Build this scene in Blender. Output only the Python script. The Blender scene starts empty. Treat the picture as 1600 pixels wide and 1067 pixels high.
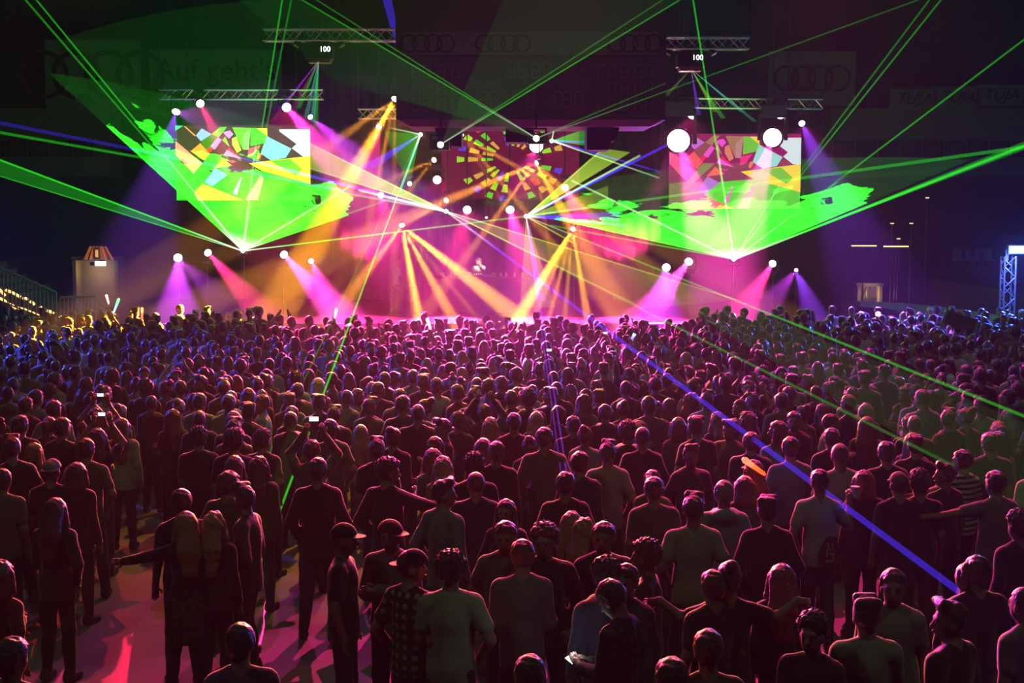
import bpy, bmesh, math, random
import numpy as np
from mathutils import Vector, Matrix, Euler

# ---------------------------------------------------------------- camera, world, haze, exposure
sc = bpy.context.scene
COL = sc.collection
F, H, PITCH = 2200.0, 4.35, math.atan(203.5 / 2200.0)
cam = bpy.data.objects.new('camera', bpy.data.cameras.new('camera')); COL.objects.link(cam)
cam.location = (0, 0, H); cam.rotation_euler = (math.pi / 2 - PITCH, 0, 0)
cam.data.sensor_width = 36; cam.data.lens = 36 * F / 1600; cam.data.clip_end = 300
sc.camera = cam
sc.view_settings.view_transform = 'Standard'; sc.view_settings.look = 'None'
sc.view_settings.gamma = 1; sc.view_settings.use_curve_mapping = False
sc.view_settings.exposure = 0.3
world = bpy.data.worlds.new('hall_haze'); sc.world = world; world.use_nodes = True
_nt = world.node_tree
_nt.nodes['Background'].inputs[1].default_value = 0.0
_vs = _nt.nodes.new('ShaderNodeVolumeScatter')
_vs.inputs['Density'].default_value = 0.002; _vs.inputs['Anisotropy'].default_value = 0.0
_nt.links.new(_vs.outputs[0], _nt.nodes['World Output'].inputs['Volume'])
cy = sc.cycles
cy.max_bounces = 3; cy.diffuse_bounces = 0; cy.glossy_bounces = 1; cy.transmission_bounces = 2
cy.volume_bounces = 0; cy.caustics_reflective = False; cy.caustics_refractive = False
cy.sample_clamp_indirect = 4; cy.transparent_max_bounces = 48

def P(px, py, Y):
    cx, cyy = (px - 800) / F, (533.5 - py) / F
    ca, sa = math.cos(PITCH), math.sin(PITCH)
    d = Vector((cx, ca + cyy * sa, -sa + cyy * ca))
    return Vector((0, 0, H)) + d * (Y / d.y)
def Pz(px, py, z):
    cx, cyy = (px - 800) / F, (533.5 - py) / F
    ca, sa = math.cos(PITCH), math.sin(PITCH)
    d = Vector((cx, ca + cyy * sa, -sa + cyy * ca))
    return Vector((0, 0, H)) + d * ((z - H) / d.z)

# ---------------------------------------------------------------- light helpers
G_SPOT = 5.0
def aim(o, B):
    o.rotation_euler = (Vector(B) - o.location).to_track_quat('-Z', 'Y').to_euler()
def spot(A, B, cone, col, E, blend=.6, parent=None, r=.06):
    l = bpy.data.lights.new('stage_lamp', 'SPOT'); l.energy = E * G_SPOT; l.color = col
    l.spot_size = math.radians(max(cone, 1.0)); l.spot_blend = blend; l.shadow_soft_size = r
    o = bpy.data.objects.new('stage_lamp', l); COL.objects.link(o); o.location = A; aim(o, B)
    if cone < 1.0: o.scale = (cone, cone, 1)
    if 33 <= cone < 50: l.spot_size = math.radians(cone - 15); o.scale = (1, .4, 1)   # barn doors: a wide flat wash over the heads
    if parent: put(o, parent)
    return o
def put(o, parent):
    o.parent = parent; o.matrix_parent_inverse = parent.matrix_basis.inverted()

# ---------------------------------------------------------------- materials
def mat(name, col=(.5, .5, .5), rough=.6, metal=0, emit=None, es=0, objcol=False, attr=None, sheen=0, spec=.5, noise=0, nscale=6, bump=0):
    m = bpy.data.materials.new(name); m.use_nodes = True; nt = m.node_tree; b = nt.nodes['Principled BSDF']
    b.inputs['Base Color'].default_value = (*col, 1); b.inputs['Roughness'].default_value = rough
    b.inputs['Metallic'].default_value = metal; b.inputs['Sheen Weight'].default_value = sheen
    b.inputs['Specular IOR Level'].default_value = spec
    src = None
    if objcol:
        n = nt.nodes.new('ShaderNodeObjectInfo'); src = n.outputs['Color']
    if attr:
        n = nt.nodes.new('ShaderNodeAttribute'); n.attribute_name = attr; src = n.outputs['Color']
    if noise or bump:
        tc = nt.nodes.new('ShaderNodeTexCoord'); t = nt.nodes.new('ShaderNodeTexNoise')
        t.inputs['Scale'].default_value = nscale; t.inputs['Detail'].default_value = 5
        nt.links.new(tc.outputs['Object'], t.inputs['Vector'])
        if noise:
            mx = nt.nodes.new('ShaderNodeMix'); mx.data_type = 'RGBA'; mx.blend_type = 'MULTIPLY'
            mx.inputs[0].default_value = noise
            if src: nt.links.new(src, mx.inputs[6])
            else: mx.inputs[6].default_value = (*col, 1)
            nt.links.new(t.outputs['Fac'], mx.inputs[7]); src = mx.outputs[2]
        if bump:
            bp = nt.nodes.new('ShaderNodeBump'); bp.inputs['Strength'].default_value = bump; bp.inputs['Distance'].default_value = .02
            nt.links.new(t.outputs['Fac'], bp.inputs['Height']); nt.links.new(bp.outputs[0], b.inputs['Normal'])
    if src: nt.links.new(src, b.inputs['Base Color'])
    if emit:
        b.inputs['Emission Color'].default_value = (*emit, 1); b.inputs['Emission Strength'].default_value = es
        m.cycles.emission_sampling = 'NONE'
    return m
M = {}
M['skin'] = mat('skin', objcol=True, rough=.5); M['eye'] = mat('eye', (.03, .02, .02), .2)
M['lip'] = mat('lip', (.25, .08, .07), .5)
M['cloth'] = mat('cotton_cloth', objcol=True, rough=.85, sheen=.6, noise=.25, nscale=5, bump=.4)
M['trouser'] = mat('trouser_cloth', objcol=True, rough=.85, sheen=.15, bump=.3)
M['hair'] = mat('hair', objcol=True, rough=.36, spec=.7, sheen=.3, bump=.8, nscale=55)
M['shoe'] = mat('shoe_leather', (.03, .03, .035), .5)
M['cap'] = mat('cap_fabric', objcol=True, rough=.8, sheen=.2)
M['black'] = mat('black_metal', (.02, .02, .022), .45)
M['alu'] = mat('truss_aluminium', (.6, .6, .62), .35, .8)
M['floor'] = mat('hall_floor', (.3, .28, .28), .48, noise=.5, nscale=1.5)
M['wall'] = mat('dark_wall', (.13, .12, .11), .8, noise=.4, nscale=.6)
M['wallp'] = mat('wall_panel', (.3, .29, .27), .8)
M['ceil'] = mat('dark_ceiling', (.05, .05, .05), .8)
M['stand'] = mat('stand_concrete', (.08, .075, .075), .8, noise=.4)
M['curtain'] = mat('stage_curtain', (.22, .1, .16), .85, noise=.3, nscale=3)
M['deck'] = mat('stage_deck', (.012, .012, .012), .8, spec=.1)
M['banner'] = mat('banner_cloth', (.32, .34, .36), .8); M['print'] = mat('banner_print', (.02, .02, .025), .7)
M['redprint'] = mat('red_print', (.5, .02, .03), .7)
M['board'] = mat('rink_board', (.6, .58, .54), .5, noise=.15); M['rail'] = mat('painted_rail', (.4, .42, .55), .4)
M['sb'] = mat('scoreboard_housing', (.035, .04, .04), .55); M['sbband'] = mat('scoreboard_band', (.1, .11, .11), .6)
M['digit'] = mat('unlit_digit', (.09, .1, .09), .5)
M['glass'] = mat('gallery_glass', (.12, .13, .14), .15)
M['frame'] = mat('window_frame', (.03, .03, .03), .5)
M['warm'] = mat('warm_strip', (.8, .6, .4), emit=(1, .5, .16), es=2.2)
M['exit'] = mat('exit_sign', (.5, .9, .6), emit=(.7, 1, .65), es=3)
M['whitelit'] = mat('white_marks', (1, 1, 1), emit=(.9, 1, .9), es=2.5)
def emat(name, col, es): return mat(name, col, emit=col, es=es)
M['plaid'] = mat('plaid_cloth', (.2, .2, .2), .85, sheen=.2)
def _check(m, sc_, c1, c2, axis=None):
    nt = m.node_tree; b = nt.nodes['Principled BSDF']; tc = nt.nodes.new('ShaderNodeTexCoord')
    if axis is None:
        outs = []
        for a in ('X', 'Z'):
            w = nt.nodes.new('ShaderNodeTexWave'); w.bands_direction = a; w.inputs['Scale'].default_value = sc_
            nt.links.new(tc.outputs['Object'], w.inputs['Vector']); outs.append(w.outputs['Fac'])
        mu = nt.nodes.new('ShaderNodeMath'); mu.operation = 'MULTIPLY'
        nt.links.new(outs[0], mu.inputs[0]); nt.links.new(outs[1], mu.inputs[1]); f = mu.outputs[0]
    else:
        w = nt.nodes.new('ShaderNodeTexWave'); w.bands_direction = axis; w.inputs['Scale'].default_value = sc_
        nt.links.new(tc.outputs['Object'], w.inputs['Vector']); f = w.outputs['Fac']
    r = nt.nodes.new('ShaderNodeValToRGB'); r.color_ramp.elements[0].color = (*c1, 1); r.color_ramp.elements[1].color = (*c2, 1)
    r.color_ramp.elements[0].position = .3; r.color_ramp.elements[1].position = .6
    nt.links.new(f, r.inputs[0]); nt.links.new(r.outputs[0], b.inputs['Base Color'])
_check(M['plaid'], 4.2, (.03, .035, .04), (.5, .5, .48))
M['darkplaid'] = mat('dark_plaid_cloth', rough=.85); _check(M['darkplaid'], 4, (.03, .03, .035), (.13, .12, .11))
M['stripe'] = mat('striped_cloth', rough=.85); _check(M['stripe'], 5.5, (.03, .03, .035), (.7, .7, .68), 'Z')

# ---------------------------------------------------------------- mesh helpers
class MB:
    def __init__(s): s.v = []; s.f = []; s.m = []
    def add(s, v, f, mi=0):
        n = len(s.v); s.v += [tuple(x) for x in v]; s.f += [tuple(i + n for i in q) for q in f]; s.m += [mi] * len(f); return s
    def box(s, c, d, mi=0, R=None):
        hx, hy, hz = d[0] / 2, d[1] / 2, d[2] / 2
        v = [Vector((x, y, z)) for x in (-hx, hx) for y in (-hy, hy) for z in (-hz, hz)]
        if R is not None: v = [R @ q for q in v]
        v = [q + Vector(c) for q in v]
        return s.add(v, [(0, 1, 3, 2), (4, 6, 7, 5), (0, 4, 5, 1), (2, 3, 7, 6), (0, 2, 6, 4), (1, 5, 7, 3)], mi)
    def rings(s, rings, mi=0, caps=True):
        n = len(rings[0]); v = [p for r in rings for p in r]; f = []
        for k in range(len(rings) - 1):
            for i in range(n): j = (i + 1) % n; f.append((k * n + i, k * n + j, (k + 1) * n + j, (k + 1) * n + i))
        if caps: f.append(tuple(range(n))[::-1]); f.append(tuple((len(rings) - 1) * n + i for i in range(n)))
        return s.add(v, f, mi)
    def tube(s, pts, rad, n=8, mi=0, caps=True):
        pts = [Vector(p) for p in pts]
        if not hasattr(rad, '__len__'): rad = [rad] * len(pts)
        R = []
        for k, p in enumerate(pts):
            d = (pts[min(k + 1, len(pts) - 1)] - pts[max(k - 1, 0)]).normalized()
            a = Vector((0, 0, 1)) if abs(d.z) < .9 else Vector((1, 0, 0))
            u = d.cross(a).normalized(); w = d.cross(u)
            R.append([p + (u * math.cos(t) + w * math.sin(t)) * rad[k] for t in [2 * math.pi * i / n for i in range(n)]])
        return s.rings(R, mi, caps)
    def disc(s, c, nrm, r, n=20, mi=0):
        nrm = Vector(nrm).normalized(); a = Vector((0, 0, 1)) if abs(nrm.z) < .9 else Vector((1, 0, 0))
        u = nrm.cross(a).normalized(); w = nrm.cross(u); c = Vector(c)
        return s.add([c + (u * math.cos(t) - w * math.sin(t)) * r for t in [2 * math.pi * i / n for i in range(n)]], [tuple(range(n))[::-1]], mi)
    def mesh(s, name, mats, smooth=False):
        me = bpy.data.meshes.new(name); me.from_pydata(s.v, [], s.f)
        for m in (mats if isinstance(mats, (list, tuple)) else [mats]): me.materials.append(m)
        if any(s.m): me.polygons.foreach_set('material_index', s.m)
        if smooth: me.polygons.foreach_set('use_smooth', [True] * len(s.f))
        me.update(); return me
    def build(s, name, mats, parent=None, smooth=False, loc=None):
        return obj(name, s.mesh(name, mats, smooth), parent, loc)
def obj(name, me, parent=None, loc=None):
    o = bpy.data.objects.new(name, me); COL.objects.link(o)
    if loc is not None: o.location = loc
    if parent: o.parent = parent
    return o
def tag(o, label, cat, group=None):
    o['label'] = label; o['category'] = cat
    if group: o['group'] = group
    return o
def thing(name, label, cat, loc=(0, 0, 0), group=None):
    o = bpy.data.objects.new(name, None); COL.objects.link(o); o.location = loc; o.empty_display_size = .1
    return tag(o, label, cat, group)
def struct(name, mb, m, parent=None, smooth=False):
    o = mb.build(name, m, parent, smooth)
    if parent is None: o['kind'] = 'structure'
    return o
def textmesh(txt, size, shear=0, depth=.004):
    c = bpy.data.curves.new('t', 'FONT'); c.body = txt; c.size = size; c.shear = shear; c.extrude = depth
    c.align_x = 'CENTER'; c.align_y = 'CENTER'; c.resolution_u = 3
    o = bpy.data.objects.new('t', c); COL.objects.link(o)
    me = bpy.data.meshes.new_from_object(o.evaluated_get(bpy.context.evaluated_depsgraph_get()))
    bpy.data.objects.remove(o); return me
def ringmesh(name, r, w, n=40, m=None):
    mb = MB()
    mb.tube([(r * math.cos(t), r * math.sin(t), 0) for t in [2 * math.pi * i / n for i in range(n + 1)]], w, 6, caps=False)
    return mb.mesh(name, m)

# ---------------------------------------------------------------- the hall
YB = 57.0
struct('floor', MB().box((0, 24, -.15), (60, 72, .3)), M['floor'])
struct('ceiling', MB().box((0, 24, 14.3), (60, 72, .4)), M['ceil'])
struct('wall_back', MB().box((0, YB + .25, 7), (60, .5, 14.4)), M['wall'])
struct('wall_left', MB().box((-27, 24, 7), (.5, 72, 14.4)), M['wall'])
struct('wall_right', MB().box((27, 24, 7), (.5, 72, 14.4)), M['wall'])
struct('wall_behind', MB().box((0, -10, 7), (60, .5, 14.4)), M['wall'])

# ---------------------------------------------------------------- bodies: smooth distance fields, polygonised
class Field:
    def __init__(s, lo, hi, step, fine=None):
        s.ax = []
        for k in range(3):
            c = [lo[k]]
            while c[-1] < hi[k]:
                st = step
                if fine:
                    a, b, fs = fine[k] if fine[k] else (1, -1, step)
                    if a - step < c[-1] < b: st = fs
                c.append(c[-1] + st)
            s.ax.append(np.array(c))
        s.F = np.full([len(a) for a in s.ax], 1.0)
    def block(s, lo, hi, m):
        sl = []
        for k in range(3):
            i = max(0, np.searchsorted(s.ax[k], lo[k] - m) - 1); j = min(len(s.ax[k]), np.searchsorted(s.ax[k], hi[k] + m) + 1)
            if j <= i: return None, None
            sl.append(slice(i, j))
        return tuple(sl), np.meshgrid(*[s.ax[k][sl[k]] for k in range(3)], indexing='ij')
    def uni(s, sl, d, k):
        a = s.F[sl]
        if k <= 0: s.F[sl] = np.minimum(a, d); return
        h = np.clip(.5 + .5 * (a - d) / k, 0, 1)
        s.F[sl] = a + (d - a) * h - k * h * (1 - h)
    def cone(s, a, b, ra, rb, k=.03, off=0, sy=1.0):
        a, b = np.array(a, float), np.array(b, float); r = max(ra, rb) + off
        sl, g = s.block(np.minimum(a, b) - r, np.maximum(a, b) + r, .06)
        if sl is None: return
        ba = b - a; q = ba * np.array([1, 1 / sy, 1]); L = q @ q + 1e-9
        x, y, z = g[0] - a[0], (g[1] - a[1]) / sy, g[2] - a[2]
        t = np.clip((x * q[0] + y * q[1] + z * q[2]) / L, 0, 1)
        d = np.sqrt((x - q[0] * t) ** 2 + (y - q[1] * t) ** 2 + (z - q[2] * t) ** 2) - (ra + (rb - ra) * t) - off
        s.uni(sl, d * min(1, sy), k)
    def ell(s, c, r, k=.03, off=0, R=None):
        c = np.array(c, float); r = np.array(r, float) + off; m = max(r)
        sl, g = s.block(c - m, c + m, .06)
        if sl is None: return
        x, y, z = g[0] - c[0], g[1] - c[1], g[2] - c[2]
        if R is not None:
            x, y, z = (R[0][0] * x + R[1][0] * y + R[2][0] * z, R[0][1] * x + R[1][1] * y + R[2][1] * z, R[0][2] * x + R[1][2] * y + R[2][2] * z)
        q = np.sqrt((x / r[0]) ** 2 + (y / r[1]) ** 2 + (z / r[2]) ** 2)
        s.uni(sl, (q - 1) * min(r), k)
    def cut(s, fn):   # keep where fn(x,y,z) < 0
        g = np.meshgrid(*s.ax, indexing='ij'); s.F = np.maximum(s.F, fn(*g))
    def noise(s, amp, fr, seed=0):
        g = np.meshgrid(*s.ax, indexing='ij')
        s.F = s.F + amp * (np.sin(g[0] * fr + seed) * np.sin(g[1] * fr * 1.1 + 2 * seed) + .7 * np.sin(g[2] * fr * .9 + g[0] * fr * .6 + seed) * np.sin(g[1] * fr * 1.7 + 1))
    def nets(s):
        Fv = s.F; Fv[[0, -1]] = 1; Fv[:, [0, -1]] = 1; Fv[:, :, [0, -1]] = 1
        ins = Fv < 0; nx, ny, nz = Fv.shape
        corners = [(i, j, k) for i in (0, 1) for j in (0, 1) for k in (0, 1)]
        sm = sum(ins[i:nx - 1 + i, j:ny - 1 + j, k:nz - 1 + k].astype(np.int8) for i, j, k in corners)
        cells = np.argwhere((sm > 0) & (sm < 8)); idx = np.full(sm.shape, -1, np.int64)
        idx[tuple(cells.T)] = np.arange(len(cells))
        acc = np.zeros((len(cells), 3)); cnt = np.zeros(len(cells))
        for a in corners:
            for ax in range(3):
                if a[ax]: continue
                b = list(a); b[ax] = 1
                ia, ib = cells + a, cells + b
                fa, fb = Fv[tuple(ia.T)], Fv[tuple(ib.T)]; m = (fa < 0) != (fb < 0)
                t = np.where(m, fa / np.where(m, fa - fb, 1), 0)
                pa = np.stack([s.ax[q][ia[:, q]] for q in range(3)], 1); pb = np.stack([s.ax[q][ib[:, q]] for q in range(3)], 1)
                acc += np.where(m[:, None], pa + (pb - pa) * t[:, None], 0); cnt += m
        V = acc / cnt[:, None]; Q = []
        for ax in range(3):
            u, w = [(1, 2), (2, 0), (0, 1)][ax]
            s0 = [slice(None)] * 3; s1 = [slice(None)] * 3; s0[ax] = slice(0, -1); s1[ax] = slice(1, None)
            e = np.argwhere(ins[tuple(s0)] != ins[tuple(s1)])
            e = e[(e[:, u] > 0) & (e[:, w] > 0) & (e[:, u] < Fv.shape[u] - 1) & (e[:, w] < Fv.shape[w] - 1)]
            def at(du, dw):
                c = e.copy(); c[:, u] -= du; c[:, w] -= dw; return idx[tuple(c.T)]
            q = np.stack([at(1, 1), at(0, 1), at(0, 0), at(1, 0)], 1)
            flip = ~ins[tuple(e.T)]; q[flip] = q[flip][:, ::-1]; Q.append(q)
        return V, np.concatenate(Q)
def npmesh(name, V, Q, mats, mi=None):
    me = bpy.data.meshes.new(name); nv, nq = len(V), len(Q)
    me.vertices.add(nv); me.vertices.foreach_set('co', np.asarray(V, np.float32).ravel())
    me.loops.add(nq * 4); me.loops.foreach_set('vertex_index', np.asarray(Q, np.int32).ravel())
    me.polygons.add(nq); me.polygons.foreach_set('loop_start', np.arange(0, nq * 4, 4, dtype=np.int32))
    me.polygons.foreach_set('loop_total', np.full(nq, 4, np.int32))
    for m in mats: me.materials.append(m)
    if mi is not None: me.polygons.foreach_set('material_index', np.asarray(mi, np.int32))
    me.polygons.foreach_set('use_smooth', np.ones(nq, bool)); me.update(calc_edges=True); return me

ARMS = {   # elbow, wrist (for the right side, x mirrored for the left), finger direction
    'down': ((.25, -.03, 1.14), (.27, .05, .90), (0, .15, -1)),
    'front': ((.235, .0, 1.14), (.13, .23, 1.20), (-.5, .5, .5)),
    'phone': ((.225, .03, 1.15), (.07, .26, 1.13), (-.4, .7, .3)),
    'up': ((.32, .14, 1.58), (.13, .2, 1.80), (-.3, .1, 1)),
    'side': ((.45, .02, 1.36), (.70, .06, 1.33), (1, .1, -.1)),
    'around': ((.42, .0, 1.36), (.60, .02, 1.48), (.8, .2, -.2)),
    'pocket': ((.31, -.08, 1.16), (.22, .05, .97), (-.2, .3, -.9)),
    'cross': ((.24, .04, 1.16), (-.05, .2, 1.23), (-.9, .2, .1)),
    'cup': ((.34, .03, 1.2), (.38, .17, 1.41), (.1, .3, .9)),
    'face': ((.24, .12, 1.22), (.13, .17, 1.47), (-.4, -.1, .9)),
}
POSES = {  # left arm, right arm, head yaw, head pitch (down +), stance
    'relaxed': ('down', 'down', 0, 0, 0), 'turned': ('down', 'down', 50, 0, 1), 'turnedr': ('pocket', 'down', -50, 0, 1),
    'drink': ('front', 'pocket', 0, 5, 0), 'drink2': ('front', 'front', 15, 5, 1), 'phone': ('phone', 'phone', 0, 38, 0),
    'film': ('up', 'up', 0, -8, 0), 'reachl': ('side', 'down', 10, 0, 1), 'reachr': ('pocket', 'side', -40, 5, 0),
    'hug': ('around', 'around', 0, 0, 1), 'cross': ('cross', 'cross', 0, 0, 0), 'pocket': ('pocket', 'pocket', -12, 0, 1),
    'cheer': ('down', 'up', 0, -10, 1), 'dj': ('face', 'front', -30, 22, 0), 'cupr': ('pocket', 'cup', 0, 0, 0),
}
def hrot(yaw, pitch):
    return (Matrix.Rotation(math.radians(yaw), 3, 'Z') @ Matrix.Rotation(-math.radians(pitch), 3, 'X'))
def head_at(pose):
    la, ra, yaw, pit, st = POSES[pose]; return np.array((0, .015 + .0011 * max(pit, 0), 1.635 - .0006 * max(pit, 0)))
def arm_pts(pose, s, fem):
    a = ARMS[POSES[pose][0 if s < 0 else 1]]; w = .79 if fem else .87
    mir = lambda p: np.array((s * p[0] * (w if p[0] > .1 else 1), p[1], p[2]))
    return np.array((s * .185 * w, -.01, 1.405)), mir(a[0]), mir(a[1]), mir(a[2]) / np.linalg.norm(a[2])
def torso(f, fem, off=0):
    w = .79 if fem else .87
    f.ell((0, 0, .95), (.158 * (1.0 if fem else .95), .11, .14), .03, off)
    f.ell((0, 0, 1.10), (.134 * (.86 if fem else 1), .092, .17), .03, off)
    f.ell((0, -.005, 1.29), (.17 * w, .11, .18), .03, off)
    for s in (-1, 1):
        f.cone((s * .045, -.025, 1.475), (s * .165 * w, -.015, 1.415), .04, .052, .03, off)
        if fem: f.ell((s * .075, .085, 1.28), (.07, .06, .07), .03, off)
def arms(f, pose, fem, upto=2.0, off=0):
    g = .85 if fem else 1.0
    for s in (-1, 1):
        S, E, W, D = arm_pts(pose, s, fem)
        t = min(1, upto); f.cone(S, S + (E - S) * t, .056 * g, (.056 - .013 * t) * g, .03, off)
        if upto > 1: t = min(1, upto - 1); f.cone(E, E + (W - E) * t, .043 * g, (.043 - .014 * t) * g, .02, off)
        if upto >= 2: f.cone(W, W + D * .075, .03 * g, .032 * g, .02, off)
def leg_pts(st, s):
    o = .03 if st else 0
    return np.array((s * .08, 0, .90)), np.array((s * (.093 + o), .02 + (.05 if st and s > 0 else 0), .49)), np.array((s * (.115 + 1.6 * o), -.02 + (.03 if st and s > 0 else 0), .085))
def legs(f, st, fem, off=0, foot=True):
    for s in (-1, 1):
        a, b, c = leg_pts(st, s)
        f.cone(a, b, .08, .055, .03, off); f.cone(b, c, .056, .04, .03, off)
        f.ell(b * .55 + c * .45 + np.array((0, -.022, .03)), (.048, .05, .11), .03, off)
        if foot: f.cone(c + np.array((0, -.03, -.045)), c + np.array((s * .02, .15, -.05)), .038, .032, .03, off)
def head(f, pose):
    la, ra, yaw, pit, st = POSES[pose]; c = head_at(pose); R = np.array(hrot(yaw, pit)); T = lambda p: c + R @ np.array(p, float)
    f.cone((0, -.03, 1.43), T((0, -.02, -.06)), .06, .052, .03)
    f.ell(T((0, -.008, .025)), (.074, .094, .098), .02, 0, R)
    f.ell(T((0, .028, -.045)), (.056, .062, .07), .035, 0, R)
    f.cone(T((0, .088, .012)), T((0, .108, -.022)), .009, .014, .012)
    f.cone(T((-.035, .078, .03)), T((.035, .078, .03)), .012, .012, .015)
    f.ell(T((0, .078, -.055)), (.026, .015, .014), .012, 0, R)
    for s in (-1, 1): f.ell(T((s * .076, -.01, -.012)), (.012, .024, .032), .008, 0, R)
def fingers(mb, pose, fem):
    for s in (-1, 1):
        S, E, W, D = arm_pts(pose, s, fem); D = Vector(D); W = Vector(W)
        side = D.cross(Vector((0, 1, 0)) if abs(D.y) < .8 else Vector((0, 0, 1))).normalized()
        nrm = side.cross(D).normalized()
        if nrm.y < 0 and abs(D.y) < .8: nrm = -nrm
        K = W + D * .07
        for q, L in zip((-1.5, -.5, .5, 1.5), (.062, .078, .074, .058)):
            a = K + side * q * .017; b = a + D * L * .5 + nrm * .006; c = b + D * L * .42 + nrm * .018
            mb.tube([a - D * .02, a, b, c], [.009, .0095, .009, .007], 6, 0)
        a = W + D * .02 - side * s * .022
        mb.tube([a, a - side * s * .03 + D * .03 + nrm * .01, a - side * s * .034 + D * .06 + nrm * .018], [.011, .011, .008], 6, 0)
def body_mesh(pose, fem):
    la, ra, yaw, pit, st = POSES[pose]; X = 1.05 if 'side' in (la, ra) else .86 if 'around' in (la, ra) else .48
    f = Field((-X, -.26, -.01), (X, .46, 2.08 if 'up' in (la, ra) else 1.84), .022, (( -.11, .11, .011), (-.12, .16, .011), (1.5, 1.8, .0105)))
    torso(f, fem); legs(f, st, fem); arms(f, pose, fem); head(f, pose)
    V, Q = f.nets(); mb = MB(); mb.add([], [])
    fingers(mb, pose, fem)
    c = head_at(pose); R = np.array(hrot(yaw, pit)); T = lambda p: c + R @ np.array(p, float)
    for s in (-1, 1): _blob(mb, T((s * .031, .083, .012)), .0115, 1)
    mb.tube([T((-.022, .094, -.056)), T((0, .099, -.054)), T((.022, .094, -.056))], [.004, .007, .004], 6, 2)
    me = npmesh('person_body', V, Q, [M['skin'], M['eye'], M['lip']])
    bm = bmesh.new(); bm.from_mesh(me); ex = mb.mesh('x', [M['skin'], M['eye'], M['lip']], True); bm.from_mesh(ex); bm.to_mesh(me); bm.free(); bpy.data.meshes.remove(ex)
    return me
def _blob(mb, c, r, mi):
    n = 6; R = []
    for k in range(1, 4):
        a = math.pi * k / 4 - math.pi / 2
        R.append([(c[0] + r * math.cos(a) * math.cos(t), c[1] + r * math.cos(a) * math.sin(t), c[2] + r * math.sin(a)) for t in [2 * math.pi * i / n for i in range(n)]])
    mb.rings(R, mi)
def shirt_field(pose, fem, sleeve, step):
    la, ra, yaw, pit, st = POSES[pose]; X = 1.0 if 'side' in (la, ra) else .8 if 'around' in (la, ra) else .44
    f = Field((-X, -.28, .72), (X, .42, 2.0 if 'up' in (la, ra) else 1.62), step)
    torso(f, fem, .013)
    if not fem: f.cone((0, -.008, 1.36), (0, 0, .68), .128, .176, .03, .008, .74)
    elif sleeve in ('long', 'hood', 'tee'): f.cone((0, -.005, 1.28), (0, 0, .68), .104, .182, .03, .006, .76)
    up = {'tee': .62, 'long': 1.95, 'hood': 1.95, 'tank': 0}[sleeve]
    if up: arms(f, pose, fem, up, .016 if up < 1 else .018)
    if sleeve == 'hood': f.ell((0, -.1, 1.46), (.12, .07, .075), .04); f.cone((-.08, .03, 1.475), (.08, .03, 1.475), .04, .04, .03)
    if sleeve == 'tank':
        f.cut(lambda x, y, z: np.where(z > 1.3, np.abs(np.abs(x) - .085) - .05, -1)); 
    f.noise(.006, 21, len(pose)); hem = .80 if sleeve in ('hood', 'long') else .84
    f.cut(lambda x, y, z: np.where(np.abs(x) < .26, hem - z, -1)); return f
def trouser_field(st, fem, step):
    f = Field((-.3, -.24, .04), (.3, .28, 1.08), step)
    f.ell((0, 0, .95), (.146, .104, .13), .03, .006); legs(f, st, fem, .014 if not fem else .008, False)
    f.cut(lambda x, y, z: np.maximum(z - 1.0, .075 - z)); return f
def hair_field(style, step):
    lowz = -.5 if style in ('long', 'straight', 'pony') else -.17
    f = Field((-.17, -.22, lowz), (.17, .16, .21), step)
    if style == 'buzz': f.ell((0, -.012, .03), (.079, .099, .1), 0)
    elif style == 'curly': f.ell((0, -.015, .045), (.102, .118, .118), 0); f.noise(.011, 95, 1)
    elif style == 'quiff': f.ell((0, -.015, .03), (.085, .104, .106), 0); f.cone((-.045, .05, .125), (.05, .055, .125), .034, .03, .03); f.noise(.004, 80, 2)
    elif style == 'flat': f.ell((0, -.015, .03), (.086, .104, .1), 0); f.cone((-.05, -.05, .1), (.05, -.05, .1), .034, .034, .03); f.cone((-.045, .04, .115), (.045, .04, .115), .03, .03, .03)
    else: f.ell((0, -.015, .03), (.088, .107, .108), 0); f.noise(.0045, 70, 3)
    f.cut(lambda x, y, z: np.where(z < .105, y - .06 - .35 * (z - .05) + .7 * np.abs(x) * (z < .06), -1))
    if style in ('buzz', 'short', 'curly', 'quiff', 'flat'):
        f.cut(lambda x, y, z: np.maximum(-.075 - z, np.where((np.abs(x) > .05) & (y > -.045), -.012 - z, -1)))
    else: f.cut(lambda x, y, z: -.1 - z)
    if style in ('long', 'straight'):
        f.cone((0, -.06, .0), (0, -.115, -.2), .092, .098, .03, 0, .62); f.cone((0, -.115, -.2), (0, -.125, -.38), .098, .07, .03, 0, .5)
        for s in (-1, 1): f.cone((s * .078, -.005, .04), (s * .092, .005, -.12), .026, .032, .02); f.cone((s * .092, .005, -.12), (s * .1, .03, -.3), .032, .02, .02)
        if style == 'long': f.noise(.006, 60, 1)
    if style == 'bob':
        f.cone((0, -.05, .0), (0, -.06, -.1), .098, .105, .03, 0, .75)
        for s in (-1, 1): f.cone((s * .08, .0, .04), (s * .092, .01, -.1), .028, .03, .02)
    if style == 'bun': f.ell((0, -.1, .12), (.05, .05, .05), .015)
    if style == 'pony': f.ell((0, -.12, .06), (.035, .04, .035), .02); f.cone((0, -.13, .05), (0, -.16, -.2), .035, .022, .02)
    f.cut(lambda x, y, z: np.where((z < .03) & (y > .0), np.abs(x) * -1 + .058, -1)); return f
BODY, SHIRT, TROU, HAIR = {}, {}, {}, {}
def get(d, key, fn):
    if key not in d: d[key] = fn()
    return d[key]
def gbody(p, g): return get(BODY, (p, g), lambda: body_mesh(p, g))
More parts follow.
